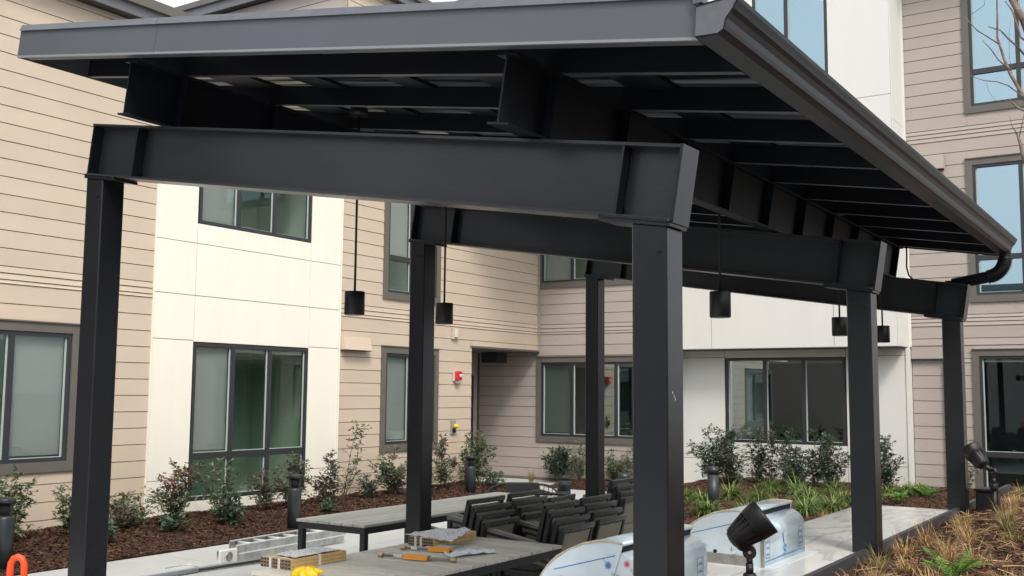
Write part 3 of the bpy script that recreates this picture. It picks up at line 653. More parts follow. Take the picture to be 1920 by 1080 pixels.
# gutter
GY0, GY1 = 5.50*S, 16.42*S
prof = [(-2.343, 3.652), (-2.204, 3.647), (-2.186, 3.664), (-2.170, 3.676), (-2.160, 3.70), (-2.150, 3.735), (-2.130, 3.765), (-2.108, 3.785), (-2.098, 3.805), (-2.085, 3.828), (-2.078, 3.85), (-2.090, 3.862), (-2.105, 3.845), (-2.12, 3.82), (-2.16, 3.78), (-2.18, 3.70), (-2.22, 3.68), (-2.325, 3.68), (-2.325, 3.86), (-2.343, 3.86)]
q = MB().prism([(x*S, .9+z_*S) for x, z_ in prof], (0, GY0, 0), (1, 0, 0), (0, 0, 1), (0, 1, 0), GY1-GY0); gut = q.build('gutter', 'gutter', can)
capp = [(-2.343, 3.656), (-2.204, 3.651), (-2.170, 3.672), (-2.153, 3.735), (-2.11, 3.785), (-2.085, 3.85), (-2.10, 3.855), (-2.335, 3.838)]
for yy in (GY0-.004, GY1):
    MB().prism([(x*S, .9+z_*S) for x, z_ in capp], (0, yy, 0), (1, 0, 0), (0, 0, 1), (0, 1, 0), .004).build('end_cap', 'endcap', gut)
sl = [tuple(Vector((x*S, GY0-.006, .9+z_*S))) for x, z_ in capp]; MB().tube(sl, .0022, 5).build('sealant_bead', 'steel', gut)
# corrugated downspout elbow and outlet
dp = empty('x', (0, 0, 0), None, None); bpy.data.objects.remove(dp)
path = []
gx, gy, gz = -2.24*S, 16.36*S, .9+3.66*S
for t in range(3): path.append(Vector((gx, gy, gz-.02*t)))
cx, cz, rr = gx-.16, gz-.04, .16
for t in range(1, 17):
    a = math.radians(80)*t/16; path.append(Vector((cx+rr*math.cos(a), gy+.05*t/16, cz-rr*math.sin(a))))
end = path[-1]
for t in range(1, 10): path.append(end+Vector((-.036*t, .0, -.006*t)))
rad = []
for i_, p in enumerate(path): rad.append(.037)
# dense re-sampling for ribs on the bend
dense = []; dr_ = []
for i_ in range(len(path)-1):
    for s_ in range(4):
        t = s_/4; dense.append(path[i_].lerp(path[i_+1], t)); bend = 2 <= i_ <= 18
        dr_.append(.052+(.010 if bend and s_ in (1, 2) else 0))
q = MB().tube(dense, dr_, 14); q.build('downspout', 'steel_dark', can)
ds_end = dense[-1]
MB().box((ds_end.x-.06, ds_end.y-.03, ds_end.z-2.4), (ds_end.x+.01, ds_end.y+.04, ds_end.z+.03)).build('downspout_leader', 'steel_dark', can)
pc = [P(-3.58, 16.3, 3.86), P(-3.58, 16.3, 3.70), P(-3.585, 16.3, 3.52), P(-3.56, 16.3, 3.40), P(-3.48, 16.25, 3.32), P(-3.38, 16.15, 3.29), P(-3.2, 16.1, 3.26), P(-2.95, 16.1, 3.22)]
MB().tube(pc, .0075, 8).build('conduit', 'rubber', can)
# scuffs of bare primer on the near column
sfx = MB()
for (u, z_, l) in ((.045, 1.885, .010), (.058, 1.872, .010), (.068, 1.862, .012)):
    sfx.box((-2.81*S+.0002, 6.10*S+u, z_-l), (-2.81*S+.0009, 6.10*S+u+.003, z_))
sfx.build('paint_chip', 'white_plastic', can)

# ------------------------------------------------------------------ pendant lamps
def pendant(x, y, zb, h, r, label):
    roofz = .9+S*zu(4.86, x/S)
    e = empty('pendant_light', (x, y, zb), label, 'pendant lamp', 'pendant lamps under the canopy')
    MB().lathe([(r*.92, 0), (r, .006), (r, h-.004), (r*.96, h), (.012, h+.002)], (x, y, zb), seg=28).build('lamp_shade', 'lamp', e)
    MB().lathe([(r*.86, -.001), (r*.86, .004)], (x, y, zb), seg=24).build('lens', 'lens', e)
    MB().tube([(x, y, zb+h), (x, y, roofz-.04)], .0075, 8).build('stem', 'rubber', e)
    MB().lathe([(.06, 0), (.06, .05)], (x, y, roofz-.05), seg=20).build('ceiling_canopy', 'lamp', e)
pendant(-4.52, 5.06, 2.362, .152, .065, 'pendant lamp on a long stem in front of the siding left of the tall window')
pendant(-4.55, 6.06, 2.364, .152, .064, 'pendant lamp just right of the left middle column')
pendant(-2.40, 5.97, 2.337, .158, .064, 'largest looking pendant lamp, right of the near right column')
pendant(-2.40, 8.50, 2.352, .150, .062, 'pendant lamp half hidden by the right middle column')
pendant(-2.36, 9.74-.03, 2.352, .150, .062, 'farthest pendant lamp, just right of the right middle column')

# ------------------------------------------------------------------ counter island
isl = empty('outdoor_counter', (-2.2, 6, 0), 'grill island with a white veined stone top between the right columns', 'counter')
MB().box((-2.55, 2.6, 0), (-1.85, 9.70, .868)).build('base', 'stone', isl)
ct = [(2.4, 3.72), (3.724, 5.2), (5.204, 6.68), (6.684, 8.2), (8.204, 9.76)]
for a, b_ in ct: MB().box((-2.60, a, .868), (-1.803, b_, .9)).build('counter_slab', 'marble', isl, .002)

# ------------------------------------------------------------------ grills
def star(mb, c, a1, a2, nrm, r, spikes=14):
    c, a1, a2, nrm = map(Vector, (c, a1, a2, nrm))
    def ring(rad, k, n): t = 2*math.pi*k/n; return c+nrm*.0012+(a1*math.cos(t)+a2*math.sin(t))*rad
    mb.quad(*[ring(r*.36, k, 14) for k in range(14)])
    for k in range(spikes):
        t = 2*math.pi*k/spikes; d = a1*math.cos(t)+a2*math.sin(t); e = a1*-math.sin(t)+a2*math.cos(t); L = r*(1 if k % 2 else .78)
        mb.quad(c+nrm*.0012+d*r*.40-e*r*.09, c+nrm*.0012+d*L-e*r*.02, c+nrm*.0012+d*L+e*r*.02, c+nrm*.0012+d*r*.40+e*r*.09)
def grill(y0, label, red):
    W_ = .78; g_ = empty('gas_grill', (-2.36, y0+W_/2, .9), label, 'grill', 'film wrapped grills on the counter')
    dX = Vector((1, 0, 0)); dZ = Vector((0, 0, 1)); dY = Vector((0, 1, 0))
    body = [(-2.57, .902), (-2.11, .902), (-2.11, 1.075), (-2.114, 1.098), (-2.124, 1.118), (-2.145, 1.140), (-2.175, 1.158), (-2.205, 1.166), (-2.225, 1.150), (-2.27, .97), (-2.57, .97)]
    MB().prism(body, (0, y0+.012, 0), dX, dZ, dY, W_-.024, True).build('firebox', 'film', g_)
    face = MB(); face.prism([(-2.57, .903), (-2.1105, .903), (-2.1105, 1.075), (-2.117, 1.105), (-2.145, 1.139), (-2.205, 1.164), (-2.27, .965), (-2.57, .965)], (0, y0+.006, 0), dX, dZ, dY, .006); face.build('side_plate', 'film_side', g_)
    # hood as a thick curved shell with end plates
    outer = [(-2.640, .975), (-2.632, 1.00), (-2.606, 1.045), (-2.572, 1.085), (-2.532, 1.12), (-2.47, 1.158), (-2.39, 1.192), (-2.314, 1.209), (-2.253, 1.211), (-2.190, 1.206)]
    inner = [(-2.192, 1.194), (-2.253, 1.199), (-2.314, 1.197), (-2.386, 1.180), (-2.462, 1.147), (-2.522, 1.109), (-2.56, 1.076), (-2.593, 1.038), (-2.617, 1.0), (-2.625, .975)]
    MB().prism(outer+inner, (0, y0, 0), dX, dZ, dY, W_+.0, True).build('hood', 'film', g_)
    ep = outer+[(-2.1995, 1.17), (-2.236, 1.06), (-2.268, .965), (-2.36, .95), (-2.60, .955)]
    for yy in (y0-.003, y0+W_-.004):
        hp = MB().prism(ep, (0, yy, 0), dX, dZ, dY, .007).build('hood_end', 'film_side', g_)
        rimp = [tuple(Vector((x, yy+(.002 if yy > y0+.1 else -.0005), z_))) for x, z_ in outer]
        MB().tube(rimp, [.0055+.002*math.sin(i*2.1) for i in range(len(rimp))], 5).build('film_edge', 'film_tan', hp)
    MB().box((-2.208, y0+.01, 1.165), (-2.20, y0+W_-.01, 1.194)).build('hood_gap', 'hole', g_)
    # front lower plates, peg and hole on the near end
    lp = MB(); lp.quad((-2.46, y0-.0045, .903), (-2.20, y0-.0045, .903), (-2.20, y0-.0045, .958), (-2.44, y0-.0045, .965)); lp.build('lower_plate', 'stainless', g_)
    MB().lathe([(.011, 0), (.011, .003)], (-2.39, y0-.004, .972), (0, -1, 0), 14).build('hole', 'hole', g_)
    MB().lathe([(.008, 0), (.008, .006), (.004, .008)], (-2.285, y0-.004, .995), (0, -1, 0), 12).build('bolt', 'screw', g_)
    for q_ in ((-2.31, .94), (-2.33, .92)): MB().lathe([(.004, 0), (.003, .004)], (q_[0], y0-.005, q_[1]), (0, -1, 0), 8).build('bolt', 'screw', g_)
    # printing on the film
    pr_ = MB(); pr_.cur = 0
    def strip(a, b_, wd_, yy=y0-.0045):
        a = Vector((a[0], yy, a[1])); b2 = Vector((b_[0], yy, b_[1])); d = (b2-a).normalized(); e = Vector((-d.z, 0, d.x))*wd_/2
        pr_.quad(a-e, b2-e, b2+e, a+e)
    strip((-2.545, 1.062), (-2.225, 1.152), .0045); strip((-2.29, 1.134), (-2.272, 1.118), .0025)
    star(pr_, (-2.262, y0-.0042, 1.106), dX, dZ, -dY, .023); star(pr_, (-2.508, y0-.0042, 1.020), dX, dZ, -dY, .021)
    # small 'Bull' style word marks reduced to stroke glyphs of the film print
    pr_.cur = 1
    for (gx_, gz_) in ((-2.474, 1.008), (-2.238, 1.070)):
        for k in range(3):
            th = 2*math.pi
            ringp = [Vector((gx_+k*.014+.0055*math.cos(t), y0-.0045, gz_+.006*math.sin(t)-k*.004)) for t in [th*i/10 for i in range(11)]]
            for a, b_ in zip(ringp[:-1], ringp[1:]): strip((a.x, a.z), (b_.x, b_.z), .0016)
    pr_.build('film_print', ['ink_blue', 'ink_grey'], g_)
    rp_ = MB(); star(rp_, (-2.172, y0+.0055, 1.118 if red else 1.02), dX, dZ, -dY, .019)
    for k in range(3):
        ringp = [Vector((-2.150+k*.012+.005*math.cos(t), y0+.004, 1.095-k*.014+.006*math.sin(t))) for t in [2*math.pi*i/10 for i in range(11)]]
        for a, b_ in zip(ringp[:-1], ringp[1:]):
            d = (b_-a).normalized(); e = Vector((-d.z, 0, d.x))*.0009; rp_.quad(a-e, b_-e, b_+e, a+e)
    rp_.build('film_print_red', 'ink_red', g_)
    # rear face: two outlined vents with slots, thermometer mark, bottom stripe
    xf = -2.1088; vp_ = MB()
    def fr(y_, z_, w_, h_, t_=.003):
        for a in ((y_, z_, y_+w_, z_+t_), (y_, z_+h_-t_, y_+w_, z_+h_), (y_, z_+t_, y_+t_, z_+h_-t_), (y_+w_-t_, z_+t_, y_+w_, z_+h_-t_)):
            vp_.box((xf-.001, a[0], a[1]), (xf, a[2], a[3]))
    for yv in (y0+.055, y0+W_-.135):
        fr(yv, .945, .075, .125)
        for k in range(3):
            zc = .962+k*.036
            pts = [(xf, yv+.014+.047*t, zc+.010*(1-(2*t-1)**2)) for t in [i/6 for i in range(7)]]
            vp_.tube(pts, .0016, 4); vp_.tube([(p[0], p[1], zc) for p in pts], .0016, 4)
    vp_.build('vent_panel', 'ink_grey', g_)
    bl = MB(); bl.box((xf-.001, y0+.02, .926), (xf+.0003, y0+W_-.02, .930)); 
    cyy = y0+W_*.50; ring = [(xf, cyy+.018*math.cos(t), .972+.020*math.sin(t)) for t in [2*math.pi*i/16 for i in range(15)]]
    bl.tube(ring, .0032, 5); bl.tube([(xf, cyy-.012, 1.0), (xf, cyy-.035, 1.065)], .0022, 5); bl.tube([(xf, cyy-.02, 1.0), (xf, cyy-.045, 1.06)], .0016, 5)
    bl.build('film_print', 'ink_blue', g_)
    MB().box((-2.118, y0-.001, .902), (-2.100, y0+.012, 1.075)).build('corner_strip', 'stainless', g_)
    MB().box((-2.66, y0-.03, .9005), (-2.04, y0+W_+.03, .9035)).build('base_flange', 'film_clear', g_)
    return g_
grill(4.27, 'gas grill in blue printed film, nearer one, half behind the near right column', True)
grill(5.83, 'gas grill in blue printed film, farther one, behind the big spotlight', False)

# ------------------------------------------------------------------ tables
def table(name, x0, x1, y0, y1, axis, n, label, seam=None, legs=True, m='table_slat'):
    t = empty(name, ((x0+x1)/2, (y0+y1)/2, 0), label, 'table')
    for k in range(n):
        if axis == 'x':
            a = y0+(y1-y0)*k/n; b_ = y0+(y1-y0)*(k+1)/n; MB().box((x0, a+.007, .718), (x1, b_-.007, .74)).build('slat', m, t, .002)
        else:
            a = x0+(x1-x0)*k/n; b_ = x0+(x1-x0)*(k+1)/n
            segs = [(y0, y1)] if not seam else [(y0, seam-.003), (seam+.003, y1)]
            for c, d in segs: MB().box((a+.006, c, .718), (b_-.006, d, .74)).build('slat', m, t, .002)
    i = .015; fr = MB(); hgt = .058
    for bb in (((x0+i, y0+i, .66), (x1-i, y0+i+.03, .717)), ((x0+i, y1-i-.03, .66), (x1-i, y1-i, .717)), ((x0+i, y0+i+.03, .66), (x0+i+.03, y1-i-.03, .717)), ((x1-i-.03, y0+i+.03, .66), (x1-i, y1-i-.03, .717))): fr.box(*bb)
    fr.build('frame', 'alu', t)
    ly = [y0+i, y1-i-.055]+([seam-.03] if seam else [])
    for lx in (x0+i, x1-i-.055):
        for l in ly: MB().box((lx, l, 0), (lx+.055, l+.055, .66)).build('leg', 'alu', t, .003)
    return t
table('dining_table', -5.05, -4.05, 4.735, 6.915, 'x', 15, 'near slatted patio table holding the bundles and hoses')
table('long_table', -6.80, -5.99, 6.90, 10.1, 'y', 6, 'long slatted table behind the left middle column', seam=8.45, m='table_slat_y')

# ------------------------------------------------------------------ chairs (built facing -x, rail at x=0)
def make_chair():
    c = empty('patio_chair', (0, 0, 0), 'c', 'chair'); w_ = .25
    for s_ in (-1, 1):
        y = s_*(w_-.018)
        q = MB(); # rear post: leaning backwards above the seat
        q.prism([(-.130, .40), (-.094, .40), (.010, .838), (-.026, .846)], (0, y-.018, 0), (1, 0, 0), (0, 0, 1), (0, 1, 0), .036); q.build('back_post', 'alu', c, .003)
        MB().box((-.13, y-.018, 0), (-.09, y+.018, .41)).build('leg', 'alu', c, .002)
        MB().box((-.585, s_*(w_+.005)-.018, 0), (-.548, s_*(w_+.005)+.018, .606)).build('leg', 'alu', c, .002)
        MB().prism([(-.585, .605), (0.0, .528), (0.01, .548), (-.56, .644), (-.585, .640)], (0, s_*(w_+.005)-.024, 0), (1, 0, 0), (0, 0, 1), (0, 1, 0), .048).build('arm', 'armwood', c, .003)
        MB().prism([(-.55, .590), (-.03, .512), (-.03, .532), (-.55, .612)], (0, s_*(w_+.005)-.025, 0), (1, 0, 0), (0, 0, 1), (0, 1, 0), .050).build('arm_rail', 'alu', c)
        MB().box((-.545, s_*(w_+.005)-.010, .48), (-.09, s_*(w_+.005)+.010, .50)).build('side_rail', 'alu', c)
    q = MB(); n = 8
    for i_ in range(n):   # slightly bowed top rail
        y0_, y1_ = -.25+.5*i_/n, -.25+.5*(i_+1)/n; bow = lambda y: .018*(1-(y/.25)**2)
        a, b_ = bow(y0_), bow(y1_)
        for zz in (0,):
            v0 = len(q.v)
            for (yy, bb) in ((y0_, a), (y1_, b_)):
                q.v += [(-.014+bb, yy, .818), (.012+bb, yy, .812), (.018+bb, yy, .848), (-.010+bb, yy, .852)]
            for f_ in ((0, 1, 5, 4), (1, 2, 6, 5), (2, 3, 7, 6), (3, 0, 4, 7)): q.face([v0+j for j in f_])
            if i_ == 0: q.face([v0+3, v0+2, v0+1, v0])
            if i_ == n-1: q.face([v0+4, v0+5, v0+6, v0+7])
    q.build('top_rail', 'rail', c)
    sl_ = MB(); rows = 6
    for i_ in range(rows):
        for j in range(6):
            def pt(r_, k_):
                z_ = .44+(.80-.44)*r_/rows; y = -.215+.43*k_/6; bw = .016*(1-(y/.22)**2)
                return (-.105+.108*(z_-.44)/.36+bw-.012, y, z_)
            sl_.quad(pt(i_, j), pt(i_, j+1), pt(i_+1, j+1), pt(i_+1, j))
    sl_.build('back_sling', 'sling', c)
    sm = MB(); sm.tube([(-.075+.016*(1-(y/.22)**2)+.002, y, .585) for y in [-.215+.43*i_/8 for i_ in range(9)]], .0022, 4); sm.build('sling_seam', 'rubber', c)
    MB().box((-.55, -.232, .405), (-.12, .232, .418)).build('seat_sling', 'sling', c)
    fr = MB(); fr.box((-.58, -.245, .39), (-.545, .245, .425)); fr.box((-.14, -.245, .39), (-.10, .245, .425)); fr.box((-.545, -.25, .39), (-.14, -.232, .425)); fr.box((-.545, .232, .39), (-.14, .25, .425)); fr.build('seat_frame', 'alu', c)
    for yy in (-.15, 0, .15): MB().lathe([(.004, 0), (.003, .003)], (.024+.018*(1-(yy/.25)**2), yy, .823), (1, 0, 0), 6).build('rivet', 'screw', c)
    return c
chair0 = make_chair(); first = [True]
ordn = ['lowest', 'second lowest', 'second highest', 'topmost']
def stack(x, y, n, rz, desc, dx=-.05, dz=.055, yj_=0):
    for k in range(n):
        c = chair0 if first[0] else copy_tree(chair0); first[0] = False
        c.location = (x+dx*k, y+.006*math.sin(k*2+x*3), dz*k); c.rotation_euler = (0, 0, rz+R(1.2)*math.sin(k*1.7+y))
        c['label'] = '%s chair of the stack %s' % (ordn[k], desc); c['group'] = 'stacked sling patio chairs'
stack(-4.80, 7.22, 4, 0, 'nearest the left middle column')
stack(-4.83, 7.86, 4, 0, 'behind the one nearest the left middle column')
stack(-4.12, 7.28, 4, 0, 'at the far corner of the near table')
stack(-4.15, 7.90, 4, 0, 'between the near table corner and the near right column')
stack(-4.78, 9.62, 4, 0, 'farthest back, cut off by the near right column')
stack(-5.05, 8.70, 2, R(4), 'in the gap behind the middle of the group')

# woven lounge chairs
def lounge(x, y, rz, label, cushion, top=.74, wdt=.36):
    e = empty('lounge_chair', (x, y, 0), label, 'lounge chair', 'woven rope lounge chairs behind the stacks', rz)
    rim = []; N_ = 26
    def rp(t, h): # t -1..1 around the back
        a = t*R(115); r_ = wdt*(.86+.14*h); return Vector((math.sin(a)*r_*1.05, math.cos(a)*r_, 0))
    def zt(t): return .40+(top-.40)*(1-max(0, (abs(t)-.30)/.70)**1.7)
    pts = [rp(t, 1)+Vector((0, 0, zt(t))) for t in [-1+2*i/N_ for i in range(N_+1)]]
    low_ = [rp(t, 0)+Vector((0, 0, .36)) for t in [-1+2*i/N_ for i in range(N_+1)]]
    r_ = MB().tube(pts, .013, 6); r_.tube(low_, .011, 6); r_.build('frame', 'wicker', e)
    wv = MB()
    for i in range(N_+1): wv.tube([low_[i], low_[i].lerp(pts[i], .5), pts[i]], .0048, 4)
    for k in (1, 2, 3, 4):
        wv.tube([low_[i].lerp(pts[i], k/5) for i in range(N_+1)], .0048, 4)
    wv.build('weave', 'wicker', e)
    MB().lathe([(wdt*.78, 0), (wdt*.86, .02), (wdt*.84, .06)], (0, 0, .31), seg=18).build('seat', 'cushion', e)
    for a in (45, 135, 225, 315):
        p = Vector((math.cos(R(a))*wdt*.7, math.sin(R(a))*wdt*.7, 0)); MB().tube([p*1.15, p+Vector((0, 0, .33))], .013, 6).build('leg', 'wicker', e)
    if cushion:
        m_ = Matrix.Translation((0, wdt*.30, .43)) @ Matrix.Rotation(R(-14), 4, 'X')
        MB().box((-.21, -.05, 0), (.21, .04, .36), m_).build('back_cushion', 'cushion', e, .02)
    # parts were modelled round the origin
    for ch in [o for o in bpy.data.objects if o.parent == e]: ch.matrix_parent_inverse = Matrix.Identity(4)
lounge(-6.86, 10.75, R(32), 'woven lounge chair with a grey back cushion behind the chair stacks', True, .745, .44)
lounge(-6.35, 10.25, R(-20), 'empty woven lounge chair just right of the cushioned one', False, .70, .42)
lounge(-5.95, 11.1, R(-30), 'woven lounge chair seen in front of the far left column', False, .78, .30)

# ------------------------------------------------------------------ bollards
def bollard(x, y, label, round_=True, h=.75, r=.088):
    e = empty('bollard_light', (x, y, 0), label, 'bollard', 'bollard path lights')
    if round_:
        MB().lathe([(r, 0), (r, h-.20), (r*.93, h-.185), (r*.72, h-.17)], (x, y, 0), seg=24).build('post', 'bollard', e)
        MB().lathe([(r*.70, h-.175), (r*.70, h-.045)], (x, y, 0), seg=20).build('louvre', 'hole', e)
        MB().lathe([(r*1.04, h-.045), (r*1.04, h-.006), (r*.98, h)], (x, y, 0), seg=24).build('cap', 'bollard', e)
        for a in (0, 120, 240): MB().box((-.012, r*.66, h-.17), (.012, r*.9, h-.045), Matrix.Translation((x, y, 0)) @ Matrix.Rotation(R(a+40), 4, 'Z')).build('strut', 'bollard', e)
    else:
        MB().lathe([(r, 0), (r, h-.12)], (x, y, 0), seg=24).build('post', 'bollard', e)
        MB().lathe([(r*.985, h-.12), (r*.985, h-.112)], (x, y, 0), seg=24).build('joint', 'hole', e)
        MB().lathe([(r, h-.112), (r, h)], (x, y, 0), seg=24).build('cap', 'bollard', e)
bollard(-10.24, 10.36, 'bollard light standing in the mulch left of the long table')
bollard(-10.33+.02, 6.30, 'bollard light at the left edge of the picture', True, .75, .095)
bollard(-10.85, 15.30, 'bollard light beside the recess in the left wall')
bollard(-6.88, 11.77, 'short looking bollard between the lounge chairs', False)
bollard(-6.90, 13.50, 'bollard top showing over the farthest chair stack', False)
bollard(-6.40, 15.55, 'bollard light among the strap grasses behind the grills', False)

# ------------------------------------------------------------------ spotlights
def spot(x, y, zg, zh, az, tilt, sc_, label):
    e = empty('garden_spotlight', (x, y, zg), label, 'spotlight', 'black garden spotlights in the planter')
    d = Vector((math.cos(az)*math.cos(tilt), math.sin(az)*math.cos(tilt), math.sin(tilt))); k = sc_; base = Vector((x-.075*k, y-.045*k, zh))
    head = MB(); head.lathe([(.020*k, -.012*k), (.046*k, -.004*k), (.062*k, .016*k), (.072*k, .06*k), (.080*k, .125*k), (.082*k, .127*k), (.093*k, .135*k), (.101*k, .215*k), (.100*k, .218*k), (.093*k, .216*k), (.088*k, .150*k)], base, d, 32).build('lamp_head', 'spot', e)
    MB().lathe([(.087*k, .149*k), (.087*k, .153*k)], base, d, 28).build('lens', 'lamp', e)
    a = d.cross(Vector((0, 0, 1))).normalized(); b_ = d.cross(a)
    for i in range(16):
        t = 2*math.pi*i/16; rdir = a*math.cos(t)+b_*math.sin(t); f_ = MB()
        e2 = d.cross(rdir)*.0035*k
        p0, p1 = base+d*.010*k+rdir*.062*k, base+d*.128*k+rdir*.090*k; q0, q1 = base+d*.012*k+rdir*.050*k, base+d*.128*k+rdir*.075*k
        f_.v = [tuple(v_) for v_ in (p0-e2, p1-e2, q1-e2, q0-e2, p0+e2, p1+e2, q1+e2, q0+e2)]
        for q in ((0, 1, 2, 3), (7, 6, 5, 4), (0, 4, 5, 1), (1, 5, 6, 2), (2, 6, 7, 3), (3, 7, 4, 0)): f_.face(list(q))
        f_.build('cooling_fin', 'spot', e)
    kn = Vector((x, y, zh-.045*k))
    MB().tube([base+d*.02*k, base+(kn-base)*.5+Vector((0, 0, -.004)), kn], [.026*k, .024*k, .024*k], 12).build('swivel_arm', 'spot', e)
    view = Vector((x, y, 0)).normalized()
    MB().lathe([(.032*k, -.02*k), (.036*k, -.016*k), (.036*k, .016*k), (.032*k, .02*k)], kn+Vector((0, 0, -.012*k)), a, 20).build('knuckle', 'spot', e)
    for s_ in (-1, 1): MB().lathe([(.010*k, 0), (.008*k, .004*k)], kn+Vector((0, 0, -.012*k))+a*.021*k*s_, a*s_, 12).build('knuckle_screw', 'screw', e)
    MB().tube([kn+Vector((0, 0, -.035*k)), (kn.x, kn.y, kn.z-.075*k)], .017*k, 14).build('stem_collar', 'spot', e)
    MB().tube([(kn.x, kn.y, kn.z-.07*k), (kn.x, kn.y, kn.z-.13*k)], .020*k, 14).build('riser', 'spot', e)
    MB().lathe([(.034*k, 0), (.036*k, .012*k), (.036*k, .05*k), (.030*k, .06*k)], (kn.x, kn.y, kn.z-.18*k), seg=18).build('hub', 'spot', e)
    MB().tube([(kn.x, kn.y, kn.z-.18*k), (kn.x, kn.y, zg-.05)], .022*k, 12).build('stake', 'spot', e)
spot(-1.615, 4.31, .88, 1.262, R(22), R(38), .80, 'large spotlight in front of the farther grill')
spot(-1.47, 9.62, .90, 1.30, R(150), R(48), .88, 'small spotlight beside the far right column')
jb = empty('junction_box', (-1.55, 10.0, .9), 'black utility box on the planter edge by the far column', 'box')
MB().box((-1.68, 10.0, .86), (-1.50, 10.2, 1.05)).build('body', 'spot', jb, .01); MB().box((-1.69, 9.99, 1.05), (-1.49, 10.21, 1.075)).build('lid', 'spot', jb, .004)

# ------------------------------------------------------------------ things on the table
def bundle(x0, x1, y0, y1, rows, label, paper_pts, straps, name='slat_bundle'):
    e = empty(name, ((x0+x1)/2, y0, .74), label, 'bundle', 'strapped bundles of slats on the near table')
    n = 5; hh = .020
    for r_ in range(rows):
        for k in range(n):
            a = x0+(x1-x0)*k/n; b_ = x0+(x1-x0)*(k+1)/n; z_ = .7415+r_*(hh+.0015)
            q = MB(); q.box((a+.0008, y0+random.uniform(0, .004), z_), (b_-.0008, y1-random.uniform(0, .006), z_+hh)); sp = q.build('slat', 'cardboard', e, .0015)
            hq = MB()
            for t in (.27, .73):
                c = a+(b_-a)*t; hq.box((c-(b_-a)*.16, y0-.0012, z_+.006), (c+(b_-a)*.16, y0+.002, z_+.014))
            hq.build('end_hole', 'hole', sp)
        MB().box((x0+.001, y0-.0008, .7425+r_*(hh+.0015)), (x1-.001, y0-.0002, .741+r_*(hh+.0015)+hh)).build('end_face', 'cardboard_end', e)
    zt = .7415+rows*(hh+.0015)
    for s_ in straps:
        if s_[0] == 'e':   # strap over the end face, running lengthwise
            x = x0+(x1-x0)*s_[1]; MB().box((x-.010, y0-.004, .741), (x+.010, y0-.0015, zt+.001)).build('strap', 'strap', e); MB().box((x-.010, y0-.004, zt), (x+.010, y0+.16, zt+.0025)).build('strap', 'strap', e)
        else:
            y = y0+(y1-y0)*s_[1]; MB().box((x1+.001, y-.010, .741), (x1+.0035, y+.010, zt+.002)).build('strap', 'strap', e); MB().box((x0, y-.010, zt+.002), (x1+.0035, y+.010, zt+.0045)).build('strap', 'strap', e)
    return zt
zt = bundle(-5.145, -4.875, 4.915, 5.44, 3, 'strapped tan slat bundle at the near corner of the table', None, [('e', .33), ('e', .62), ('c', .50)])
def sheet(name, pts, nz_, m, label, cat, amp=.004, seed=0, th=.001):
    """crumpled sheet over a quad a,b,c,d"""
    a, b_, c, d = map(Vector, pts); rn = random.Random(seed); N_ = nz_; q = MB()
    for j in range(N_+1):
        for i in range(N_+1):
            s_, t = i/N_, j/N_; p = a.lerp(b_, s_).lerp(d.lerp(c, s_), t); q.v.append((p.x, p.y, p.z+abs(rn.gauss(0, amp))))
    for j in range(N_):
        for i in range(N_): k = j*(N_+1)+i; q.face([k, k+1, k+N_+2, k+N_+1])
    o = q.build(name, m); o.modifiers.new('thickness', 'SOLIDIFY').thickness = th
    if label: tag(o, label, cat)
    return o
def newsprint():
    m, t, b = new_mat('grey_newsprint'); b.inputs['Roughness'].default_value = .6
    geo = t.nodes.new('ShaderNodeNewGeometry'); n = t.nodes.new('ShaderNodeTexVoronoi'); n.inputs['Scale'].default_value = 70
    t.links.new(geo.outputs['Position'], n.inputs['Vector'])
    n2 = t.nodes.new('ShaderNodeTexNoise'); n2.inputs['Scale'].default_value = 14; t.links.new(geo.outputs['Position'], n2.inputs['Vector'])
    mt_ = t.nodes.new('ShaderNodeMath'); mt_.operation = 'MULTIPLY'; t.links.new(n.outputs['Distance'], mt_.inputs[0]); t.links.new(n2.outputs['Fac'], mt_.inputs[1])
    rp = t.nodes.new('ShaderNodeValToRGB'); rp.color_ramp.elements[0].position = .13; rp.color_ramp.elements[1].position = .24
    rp.color_ramp.elements[0].color = (.42, .44, .47, 1); rp.color_ramp.elements[1].color = (.78, .79, .80, 1)
    t.links.new(mt_.outputs[0], rp.inputs[0]); t.links.new(rp.outputs[0], b.inputs['Base Color']); return m
M['news'] = newsprint()
sheet('instruction_sheet', ((-5.10, 4.99, zt+.008), (-4.885, 4.96, zt+.008), (-4.90, 5.40, zt+.007), (-5.11, 5.40, zt+.007)), 8, 'news', 'printed sheet lying on the slat bundle at the near corner', 'paper', .002, 3)
zt2 = bundle(-4.975, -4.745, 6.225, 6.78, 3, 'strapped tan slat bundle under a crumpled sheet, middle of the table', None, [('e', .30), ('e', .52)])
sheet('plastic_sheet', ((-5.02, 6.22, zt2+.006), (-4.60, 6.26, zt2-.018), (-4.70, 6.66, zt2+.028), (-4.99, 6.60, zt2+.012)), 9, 'news', 'crumpled printed plastic sheet over the middle slat bundle', 'plastic sheet', .006, 5)
sheet('plastic_sheet', ((-4.78, 6.12, .744), (-4.62, 6.10, .744), (-4.60, 6.34, .748), (-4.76, 6.33, .748)), 6, 'paper', 'grey film flap beside the middle slat bundle', 'plastic sheet', .005, 6)
sheet('plastic_bag', ((-4.45, 5.95, .745), (-4.32, 5.90, .745), (-4.22, 6.30, .745), (-4.36, 6.36, .745)), 9, 'paper', 'clear crumpled bag near the right edge of the table', 'plastic bag', .012, 8)
